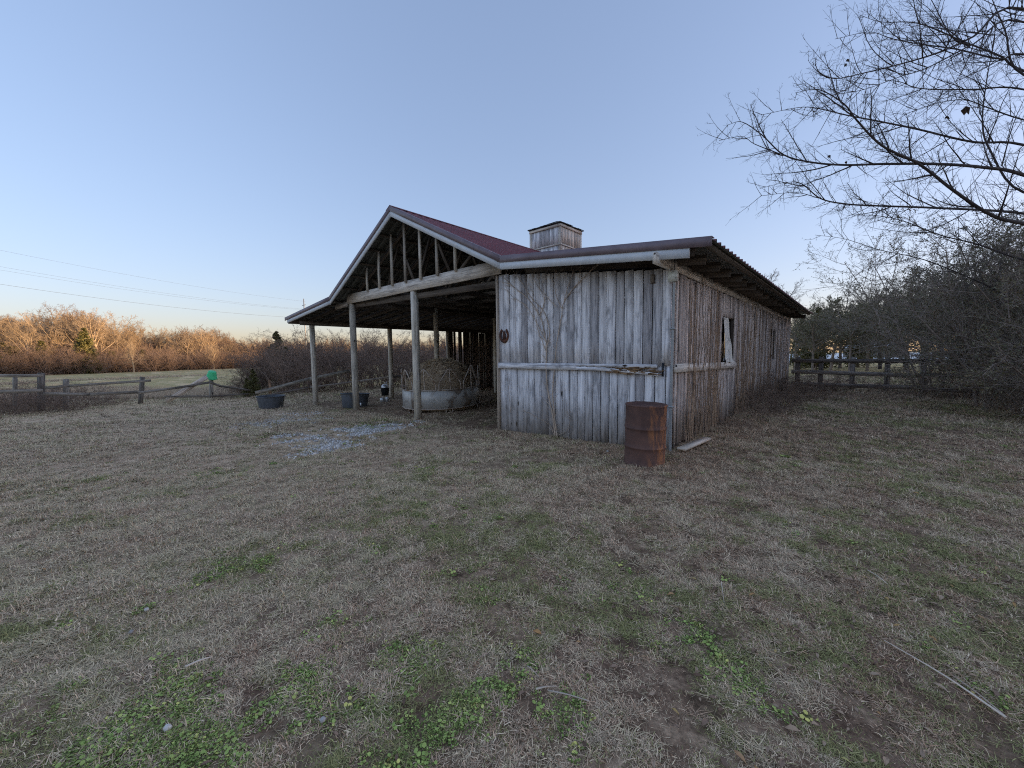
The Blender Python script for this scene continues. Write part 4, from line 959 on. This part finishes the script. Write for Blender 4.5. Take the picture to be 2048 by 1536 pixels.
for (pl, dt, d0, r0, hz) in LIMBS:
    P = [pt(x, y, d0+(dt-d0)*i/(len(pl)-1)) for i, (x, y) in enumerate(pl)]; S = catmull(P, 5); n = len(S); L = 0
    for i in range(2, n-9):
        L += (S[i+1]-S[i]).length
        if L > .42:
            L = 0; dd = (S[i+1]-S[i]).normalized(); sd_ = (dd.cross(Vector(FV)).normalized()*random.choice((-1, 1))+rv(.5)).normalized(); an = R(random.uniform(18, 42))
            grow(cr, S[i], dd*math.cos(an)+sd_*math.sin(an), random.uniform(.8, 1.6)*(1-.45*i/n), r0*.30*(1-.5*i/n)+.003, 0, SB)
wp('crown', OT, cr, 'bark_near')
lf = MB()                                             # a few dead leaves still hanging
for (px, py, d, s) in ((1932, 212, 7.2, .16), (1694, 118, 6.9, .07), (1692, 126, 6.9, .06), (1658, 310, 6.4, .05), (1692, 322, 6.4, .045), (1893, 232, 7, .07), (1572, 364, 6.8, .04)):
    c = pt(px, py, d)
    for k in range(3):
        v = rv(1).normalized(); dn = Vector((random.gauss(0, .3), random.gauss(0, .3), -1)).normalized(); s1 = v.cross(dn).normalized()*s*.35
        lf.add([c, c+dn*s*.4+s1, c+dn*s+v*.02, c+dn*s*.4-s1], [(0, 1, 2, 3)])
wp('leaves', OT, lf, 'leaf_dead')
# privet sprays hanging into the sky at right, a tall slender bush with sparse leaves
SPR = dict(PRV); SPR.update(kids=[12, 8, 5], leaves=4, up=[.01, -.01, 0, 0], wob=[.07, .12, .15, .15], start=[.25, .12, .1])
spr = shrub('tall_privet', SPR, 9, 5.6, .04, M['bark_right'], (5, 42), 'leaf_privet', .05, .3)
for (px, d, s, l) in ((1990, 10.6, 1.0, 'tall loose privet with small leaves against the sky'), (2110, 10, 1.12, 'tall privet leaning in at the right frame edge'), (1870, 15, 1.05, 'tall privet rising behind the fence with leafy sprays')):
    p = CAM+RV*((px-1024)/F*d)+FV*d; p.z = gz(p.x, p.y); put(spr, p, s, None, l, 'privet')

# ------------------------------------------------------------------ vines on the barn
def vine(paths, name, label, mat='bark_pale', r0=.009, plane='f', side=.5, cat='vine'):
    mb = MB(); o0 = None
    for (pp_, r) in paths:
        P = [Vector((x, -.07-random.uniform(0, .03), z)) if plane == 'f' else Vector((.06+random.uniform(0, .04), x, z)) for (x, z) in pp_]
        if o0 is None: o0 = Vector((P[0].x, P[0].y, P[0].z))
        S = catmull(P, 5); n = len(S); mb.tube([q-o0 for q in S], [r*(1.3 if plane == 'f' else 1)*(1-.7*i/(n-1)) for i in range(n)], 5)
        for i in range(1, n-1):
            if random.random() < side:
                d = (S[i+1]-S[i]).normalized(); lat = Vector((1, 0, 0)) if plane == 'f' else Vector((0, 1, 0))
                nd = d+lat*random.choice((-1, 1))*random.uniform(.5, 1)+Vector((0, -.1, 0)) if plane == 'f' else d+lat*random.choice((-1, 1))*random.uniform(.5, 1)+Vector((.12, 0, 0))
                q = [S[i]-o0]; nd = nd.normalized(); L = random.uniform(.12, .5)
                for k in range(4): nd = (nd+lat*random.gauss(0, .2)+Vector((0, 0, random.gauss(0, .15)))).normalized(); q.append(q[-1]+nd*L/4)
                mb.tube(q, [r*.45*(1-.2*k) for k in range(5)], 3)
    o = mb.build(name, mat); o.location = o0; tag(o, label, cat, 'dry vines on the barn walls'); return o
vine([([(-2.25, -.1), (-2.30, .35), (-2.42, .8), (-2.46, 1.25), (-2.45, 1.7), (-2.50, 1.95), (-2.62, 2.35), (-2.95, 2.75), (-3.3, 3.0), (-3.6, 3.25)], .014),
      ([(-2.45, 1.7), (-2.38, 2.0), (-2.50, 2.4), (-2.85, 2.75), (-3.1, 3.1), (-3.25, 3.3)], .009), ([(-2.5, 1.9), (-2.75, 2.3), (-2.98, 2.6), (-3.4, 2.85), (-3.65, 3.2)], .007), ([(-2.62, 2.35), (-2.5, 2.7), (-2.7, 3.0), (-2.8, 3.2)], .007),
      ([(-2.45, 1.6), (-2.6, 1.9), (-2.7, 2.2), (-2.68, 2.6), (-2.9, 3.05)], .006)], 'climbing_vine', 'pale dry vine climbing the left half of the front wall and fanning left')
vine([([(-2.2, -.08), (-2.25, .3), (-2.3, .8), (-2.26, 1.25), (-2.2, 1.8), (-2.1, 2.3), (-2.05, 2.55), (-1.85, 2.8), (-1.5, 3.05), (-1.3, 3.2)], .011), ([(-2.08, 2.45), (-2.2, 2.7), (-2.25, 2.95), (-2.2, 3.2)], .006), ([(-2.05, 2.55), (-1.95, 2.85), (-1.8, 3.15)], .006), ([(-2.2, 2.5), (-2.5, 2.8), (-2.55, 3.15)], .006)], 'climbing_vine', 'pale dry vine forking right high on the front wall')
vine([([(-2.25, -.08), (-2.4, .15), (-2.8, .3), (-3.1, .38)], .007), ([(-2.2, -.06), (-1.95, .1), (-1.9, .35), (-2.05, .5)], .006), ([(-3.45, .3), (-3.5, .8), (-3.55, 1.2)], .005)], 'climbing_vine', 'short dry vine sprawling low on the front wall')
for k in range(14):                                   # dense stems on the side wall, as separate plants
    y0 = [.75, 1.25, 1.75, 2.3, 2.75, 4.3, 4.9, 5.5, 6.1, 7.2, 8.1, 8.8, 10.6, 12.4][k]; paths = []
    for j in range(10 if k < 4 or 4 < k < 9 else 6):
        y = y0+random.gauss(0, .19); top = random.uniform(1.2, 2.8) if j else 2.8; P = [(y, gz(.1, y)-.05)]; z = gz(.1, y)
        while z < top: z += .3; y += random.gauss(0, .035); P.append((y, z))
        if P and not (2.95 < P[-1][0] < 4.1 and P[-1][1] > 1.4) and len(P) > 2: paths.append((P, random.uniform(.004, .011)))
    where = ['beside the corner conduit', 'a step right of the conduit', 'between the conduit and the window', 'left of the torn sheet window', 'under the torn sheet window', 'just right of the torn sheet window', 'right of the window rail end', 'between window and dark slot', 'left of the dark slot', 'right of the dark slot', 'left of the far window', 'at the far window edge', 'beyond the far window', 'near the back corner'][k]
    if paths: vine(paths, 'climbing_vine', 'brown dry vine stems on the side wall '+where, 'bark_vine', plane='s', side=.22)

# ------------------------------------------------------------------ ground cover
def keepobj(mb, name, mat): return mb.build(name, mat)
def tuft(name, n, L, w_, flat, spread=.02, mat='grass'):
    mb = MB()
    for i in range(n):
        a = random.uniform(0, 6.28); el = random.uniform(*flat); d = Vector((math.cos(a)*math.cos(el), math.sin(a)*math.cos(el), math.sin(el))); p = Vector((random.gauss(0, spread), random.gauss(0, spread), 0)); l = L*random.uniform(.5, 1.2)
        sd_ = d.cross(Vector((0, 0, 1)) if el < 1.4 else Vector((1, 0, 0))).normalized(); vs = []; q = p.copy()
        curl = rv(.35)
        for k in range(4):
            ww = w_*(1-.3*k)/2; vs += [q-sd_*ww, q+sd_*ww]; d = (d+curl*.45+Vector((0, 0, -.32))).normalized(); q = q+d*l/3
            if q.z < .004: q.z = .004
        mb.add(vs, [(0, 1, 3, 2), (2, 3, 5, 4), (4, 5, 7, 6)])
    return keepobj(mb, name, mat)
g_src = [tuft('tuft_a', 12, .050, .0052, (.2, 1.1), .022), tuft('tuft_b', 10, .065, .005, (.05, .7), .03), tuft('tuft_c', 12, .042, .0058, (.3, 1.3), .018), tuft('tuft_d', 13, .05, .0054, (.0, .5), .035), tuft('tuft_e', 34, .095, .0046, (.1, .9), .035)]
def fr_of(x, y): dx = x-CAM.x; dy = y-CAM.y; return dx*RV.x+dy*RV.y, dx*FV.x+dy*FV.y
def scatter(n, f0, f1, margin=1.12, power=1.0):       # points on the ground inside the wedge seen by the camera and a little beyond
    f = (f0**(power+1)+(f1**(power+1)-f0**(power+1))*rng.random(n))**(1/(power+1)); k = (rng.random(n)*2-1)*(1024/F)*margin; r = f*k
    x = CAM.x+RV.x*r+FV.x*f; y = CAM.y+RV.y*r+FV.y*f; return x, y, r, f
def inside_barn(x, y): return (x > -3.9) & (x < .06) & (y > -.04) & (y < 14.2)
def roofed(x, y): return (x > -14.5) & (x < -3.6) & (y > -.3) & (y < 14.2)
def gravelmask(x, y):
    m_ = np.zeros_like(x)
    for (px, py, ra, rb) in GRV:
        c = px; m_ = np.maximum(m_, np.exp(-(((x-c.x)*.707+(y-c.y)*.707)/ra)**2-((-(x-c.x)*.707+(y-c.y)*.707)/rb)**2))
    return m_
GRV = [(onground(560, 843), 0, 1.0, 1.0), (onground(640, 876), 0, .9, .7), (onground(710, 862), 0, .8, .9), (onground(780, 852), 0, .7, .8), (onground(650, 895), 0, .6, .6), (onground(600, 832), 0, .8, 1.0)]
GRV = [(g[0], 0, g[2], g[3]) for g in GRV]
XS, YS, FS, RS_ = [], [], [], []
for (n, f0, f1, pw) in ((44000, 1.0, 2.6, .4), (90000, 2.4, 5.5, .5), (110000, 5.2, 12, .5), (80000, 11, 26, .6)):
    x, y, r, f = scatter(n, f0, f1, power=pw); XS.append(x); YS.append(y); FS.append(f); RS_.append(r)
x = np.concatenate(XS); y = np.concatenate(YS); f = np.concatenate(FS); r = np.concatenate(RS_)
bare_m = .3*fbm(x, y, 1.1, 3)+.7*fbm(x+3, y-8, 9.5, 3); patch = .5*fbm(x+40, y-13, 1.6, 3)+.5*fbm(x+4, y-3, 8, 3); green = .45*fbm(x-71, y+33, .9, 4)+.55*fbm(x+11, y-5, 5.5, 3)
keep = ~inside_barn(x, y) & (rng.random(len(x)) < np.where(roofed(x, y), .10, 1)) & (rng.random(len(x)) > gravelmask(x, y)*.5) & (rng.random(len(x)) < np.clip((bare_m-.40)*6+.45, .22, 1)*np.clip(1.25-np.abs(((x+7)*.55-(y+3)*.83+3*fbm(x, y, .25, 2)-1.5))/1.2, 0, 1)*-.55+np.clip((bare_m-.40)*6+.45, .22, 1))
x, y, f, r, patch, green, bare_m = [a_[keep] for a_ in (x, y, f, r, patch, green, bare_m)]
rightness = np.clip((r-.0*f)/(f*.9+1), -1, 1)
gr = .51+(green-.5)*.95+.03*np.clip(rightness, 0, 1)+.04*(f < 4)-.05*np.clip(-rightness, 0, 1)*(f > 3)+rng.normal(0, .08, len(x))
tone = np.where(gr > .62, .85+.12*rng.random(len(x)), np.clip(.42+(patch-.5)*1.0+rng.normal(0, .17, len(x)), .02, .66))
tone = np.where(tone < .7, np.clip(tone+.13*np.clip(-rightness+.1, 0, 1)-.13*np.clip(rightness+.1, 0, 1), .02, .66), tone)
leftred = np.clip((-rightness+.05)*1.2, 0, 1)*np.clip((f-3)/5, 0, 1); tone = np.where((tone < .7) & (rng.random(len(x)) < leftred*.28), tone*.45, tone)
n = len(x); z = ground_z(x, y)-.003
scl = np.interp(f, [1, 3, 6, 12, 26], [.62, .85, 1.15, 1.9, 3.0])*rng.uniform(.6, 1.3, n)*np.clip(.2+bare_m*1.6, .5, 1.5)
stuff('grass', np.stack([x, y, z], -1), scl, np.stack([rng.normal(0, .1, n), rng.normal(0, .1, n), rng.random(n)*6.28], -1), np.where((patch > .55) & (rng.random(n) < .10), 4, rng.integers(0, 4, n)), tone, g_src, 'short matted winter grass, mostly straw grey with green patches')
# clover and chickweed patches
def clump(name, n, s, sp):
    mb = MB()
    for i in range(n):
        a = random.uniform(0, 6.28); rr = random.random()**.5*sp; c = Vector((rr*math.cos(a), rr*math.sin(a), random.uniform(.008, .032))); nr = (Vector((0, 0, 1))+rv(.35)).normalized(); u = nr.cross(rv()).normalized(); v = nr.cross(u); q = s*random.uniform(.5, 1.2); rr_ = random.random()
        mb.add([c+(u*math.cos(t_)+v*math.sin(t_))*q*(.75+.25*math.cos(t_)) for t_ in np.linspace(0, 6.28, 7)[:-1]], [tuple(range(6))], None, rr_)
        mb.tube([c*.6, c], .0012, 3, rnd=.3)
    return keepobj(mb, name, 'clover')
c_src = [clump('clump_a', 16, .008, .045), clump('clump_b', 8, .014, .045), clump('clump_c', 24, .006, .05), clump('clump_d', 6, .018, .05)]
x, y, r, f = scatter(95000, 1.0, 6.5, power=.4); X2, Y2, R2, F2 = scatter(26000, 5.5, 13, power=.7); x = np.concatenate([x, X2]); y = np.concatenate([y, Y2]); f = np.concatenate([f, F2]); r = np.concatenate([r, R2])
cen = [(onground(330, 1420), .55, 1.2), (onground(620, 1360), .40, 1.2), (onground(760, 1420), .5, 1.1), (onground(660, 1270), .25, .9), (onground(180, 1530), .4, 1.1), (onground(900, 1500), .4, .9), (onground(480, 1500), .3, 1.1), (onground(1480, 1330), .3, .6), (onground(1180, 1480), .3, .55), (onground(470, 1140), .35, .55), (onground(740, 850), .9, 1.3), (onground(620, 900), .45, .9), (onground(800, 845), .6, 1.4), (onground(860, 872), .4, .8), (onground(520, 872), .6, .7), (onground(960, 880), .4, .8), (onground(450, 860), .5, .5), (onground(250, 1220), .4, .5)]
mk = np.zeros(len(x))
for (c, rad, k) in cen: mk = np.maximum(mk, k*np.exp(-((x-c.x)**2+(y-c.y)**2)/rad**2))
mk = mk*.9+(fbm(x-71, y+33, .9, 5)-.60)*.9+(fbm(x+5, y, 4.5, 4)-.5)*2.2-.04
keep = (mk > .38+rng.random(len(x))*.75) & ~inside_barn(x, y) & ~roofed(x, y); x, y, f = x[keep], y[keep], f[keep]; n = len(x)
stuff('clover', np.stack([x, y, ground_z(x, y)-.004], -1), rng.uniform(.5, .95, n)*np.interp(f, [1, 6, 13], [.7, 1.0, 1.7]), np.stack([np.zeros(n), np.zeros(n), rng.random(n)*6.28], -1), rng.choice(4, n, p=[.35, .25, .3, .1]), np.clip(.35+rng.normal(0, .30, n), 0, 1), c_src, 'low green clover and chickweed patches in the lawn')
# fallen leaves
def leaf1(name, L, w_):
    mb = MB(); vs = []
    for i, u in enumerate((0, .3, .65, 1)):
        ww = w_*math.sin(math.pi*min(u*.9+.05, 1))/2; z = .010+.012*math.sin(u*3+random.random())+.004; vs += [(u*L-L/2, -ww, z+random.uniform(0, .008)), (u*L-L/2, 0, z-.004), (u*L-L/2, ww, z+random.uniform(0, .008))]
    mb.add(vs, [(3*i+j, 3*i+j+1, 3*i+j+4, 3*i+j+3) for i in range(3) for j in range(2)], None, .5); return keepobj(mb, name, 'litter')
l_src = [leaf1('fallen_a', .075, .034), leaf1('fallen_b', .055, .028), leaf1('fallen_c', .065, .022)]
x, y, r, f = scatter(13000, 1.0, 14, power=.3); k = r/f
keep = (rng.random(len(x)) < np.clip(.06+.85*np.clip(k+.15, 0, 1.2), 0, 1)) & ~inside_barn(x, y) & ~roofed(x, y); x, y, f = x[keep], y[keep], f[keep]; n = len(x)
stuff('fallen_leaves', np.stack([x, y, ground_z(x, y)+.004], -1), rng.uniform(.28, .72, n), np.stack([rng.normal(0, .14, n), rng.normal(0, .14, n), rng.random(n)*6.28], -1), rng.integers(0, 3, n), rng.random(n)**.9, l_src, 'small dry brown leaves scattered over the grass, thickest at the right')
# gravel
def stone(name):
    mb = MB(); import itertools; vs = []
    for k in range(14):
        z = 1-2*(k+.5)/14; a = k*2.4; rr = math.sqrt(1-z*z); q = .022*random.uniform(.7, 1.25); vs.append(Vector((rr*math.cos(a)*q*1.3, rr*math.sin(a)*q, z*q*.8)))
    import bmesh; bm = bmesh.new(); [bm.verts.new(v) for v in vs]; bmesh.ops.convex_hull(bm, input=bm.verts); bm.verts.ensure_lookup_table(); bm.verts.index_update()
    mb.add([v.co.copy() for v in bm.verts], [tuple(v.index for v in f_.verts) for f_ in bm.faces], None, random.random()); return keepobj(mb, name, 'gravel')
s_src = [stone('stone_%s' % c_) for c_ in 'abcdef']
for o, v in zip(s_src, (.0, .25, .4, .55, .75, 1)): o.data.attributes['rnd'].data.foreach_set('value', [v]*len(o.data.vertices))
cc = onground(670, 862); x = cc.x+rng.normal(0, 2.6, 60000); y = cc.y+rng.normal(0, 2.6, 60000); mk = gravelmask(x, y)*.8+(fbm(x, y, 3.0, 4)-.5)*1.9
keep = (gravelmask(x, y) > .12) & (mk > .24+rng.random(len(x))*.66) & ~inside_barn(x, y); x, y = x[keep], y[keep]; n = len(x)
stuff('gravel', np.stack([x, y, ground_z(x, y)-.002], -1), rng.uniform(.4, 1.35, n), rng.random((n, 3))*6.28, rng.integers(0, 6, n), rng.random(n), s_src, 'pale grey gravel patches in the grass before the shed')
# straw litter under the shed
st_src = [tuft('straw_a', 14, .22, .006, (.0, .35), .08), tuft('straw_b', 18, .18, .005, (.0, .45), .10)]
x = rng.uniform(-14.5, -3.4, 5200); y = rng.uniform(-1.6, 11, 5200); keep = (fbm(x, y, .8, 3) > .40) & (np.abs(y) > .0) & (rng.random(5200) < np.clip((y+1.7)/1.8, 0, 1)) & (((x-fc.x)**2+(y-fc.y)**2) > 1.2); x, y = x[keep], y[keep]; n = len(x)
stuff('straw_litter', np.stack([x, y, ground_z(x, y)+.003], -1), rng.uniform(.5, 1.1, n), np.stack([np.zeros(n), np.zeros(n), rng.random(n)*6.28], -1), rng.integers(0, 2, n), rng.uniform(.0, .5, n), st_src, 'trodden straw and dirt under the open shed')
# tall dry field grass beyond the left fence and at fence feet
t_src = [tuft('tall_a', 26, .55, .010, (.9, 1.5), .10), tuft('tall_b', 22, .42, .009, (.7, 1.5), .12)]
rr_ = rng.random(26000); f = 20+rr_**1.5*45; kx = rng.uniform(-1.42, -.55, 26000); x = CAM.x+RV.x*f*kx+FV.x*f; y = CAM.y+RV.y*f*kx+FV.y*f
fl = np.interp(kx*F+1024, [0, 422, 560], [14.8, 19.6, 22]); keep = (f > fl) & (fbm(x, y, .08, 3) > .38+np.clip((f-26)/30, 0, 1)*.25); x, y, f = x[keep], y[keep], f[keep]; n = len(x)
stuff('field_grass', np.stack([x, y, ground_z(x, y)-.02], -1), rng.uniform(.5, .95, n)*np.interp(f, [15, 30, 60], [.8, .8, .8]), np.stack([np.zeros(n), np.zeros(n), rng.random(n)*6.28], -1), rng.integers(0, 2, n), np.clip(rng.normal(.42, .10, n), .2, .66), t_src, 'dry straw coloured grass in the field beyond the left fence')
# weeds at the foot of walls and posts
w_src = [tuft('weed_a', 22, .20, .005, (.6, 1.4), .04), tuft('weed_b', 16, .16, .005, (.3, 1.3), .05)]
bx_ = [(-7.01, -.05), (-10.64, -.05), (-14.16, 0), (dp.x, dp.y)]; bsel = rng.integers(0, 4, 260); bang = rng.random(260)*6.28; brad = np.where(bsel == 3, .31, .12)+rng.random(260)*.12
bxx = np.array([b[0] for b in bx_])[bsel]+np.cos(bang)*brad; byy = np.array([b[1] for b in bx_])[bsel]+np.sin(bang)*brad
n = 2060; x = np.concatenate([rng.uniform(-3.9, 0, 520), rng.uniform(.05, 1.1, 800), rng.uniform(.5, 6.5, 480), bxx]); y = np.concatenate([-.07-rng.random(520)**2*.35, rng.uniform(.6, 14, 800), rng.uniform(11.5, 14, 480), byy])
stuff('weeds', np.stack([x, y, ground_z(x, y)-.01], -1), rng.uniform(.35, 1.0, n)*np.where(y < .3, .48, 1.2), np.stack([rng.normal(0, .2, n), rng.normal(0, .2, n), rng.random(n)*6.28], -1), rng.integers(0, 2, n), rng.uniform(0, .62, n), w_src, 'dry weeds along the foot of the barn walls and right fence')
# loose sticks
def stick(px0, py0, px1, py1, r, label, mid=0, mat='wood_pale'):
    a = onground(px0, py0); b2 = onground(px1, py1); m_ = (a+b2)/2+Vector((mid, mid*.5, .0)); m_.z = gz(m_.x, m_.y); up = Vector((0, 0, .03))
    S = catmull([Vector((0, 0, 0))+up, m_-a+up*1.2, b2-a+up], 4); o = MB().tube(S, [r*(1-.5*i/(len(S)-1)) for i in range(len(S))], 6, True).build('stick', mat); o.location = a; tag(o, label, 'stick', 'sticks lying in the grass')
stick(2010, 1448, 1768, 1292, .005, 'long pale stick lying in the grass at the lower right', .02)
stick(2012, 1450, 1905, 1365, .003, 'thin pale stick meeting the long stick at the lower right')
stick(372, 1346, 425, 1325, .006, 'short white stick at the edge of the lower left clover')
stick(1072, 1392, 1115, 1387, .005, 'short pale split stick in the grass near bottom centre')
stick(1096, 1393, 1180, 1415, .004, 'thin straw-coloured stick beside the short split stick')
stick(1055, 1345, 1078, 1368, .003, 'tiny white straw above the split stick')
stick(1442, 1172, 1448, 1218, .003, 'thin pale stalk lying in the grass right of centre')
stick(1735, 1150, 1775, 1178, .003, 'thin pale stalk in the grass at the middle right')
for k, (px, py, s, l) in enumerate(((263, 1270, .014, 'small pale stone left of the clover'), (646, 1448, .014, 'small pale stone in the lower left clover'), (1215, 905, .02, 'white pebble by the front wall foot'), (294, 1226, .015, 'tiny pale stone in the grass at left'), (336, 1465, .018, 'flat grey stone in the lower left clover'))):
    p = onground(px, py); o = s_src[k].copy(); o.data = s_src[k].data.copy(); COL.objects.link(o); o.name = 'pebble'; o.location = p+Vector((0, 0, .018)); o.scale = (s/.022,)*3; tag(o, l, 'stone')
# pale roofed house glimpsed behind the right fence
p = CAM+RV*((1745-1024)/F*85)+FV*85; g = gz(p.x, p.y)
hh = empty('distant_house', (p.x, p.y, g), R(-35), 'small pale roofed house glimpsed through the brush beyond the right fence', 'house')
mb = MB(); mb.box((-4, -3, 0), (4, 3, 2.3)); mb.build('wall', 'wood_fence', hh)
mb = MB(); mb.add([(-4.3, -3.4, 2.3), (4.3, -3.4, 2.3), (4.3, 0, 3.6), (-4.3, 0, 3.6), (4.3, 3.4, 2.3), (-4.3, 3.4, 2.3)], [(0, 1, 2, 3), (3, 2, 4, 5)]); mb.build('roof', 'pale_roof', hh)
for x_ in (-3, 1.5): MB().box((x_, -3.03, .9), (x_+.9, -3.003, 1.8)).build('window', 'tubdark', hh)
print('objects', len(sc.objects))
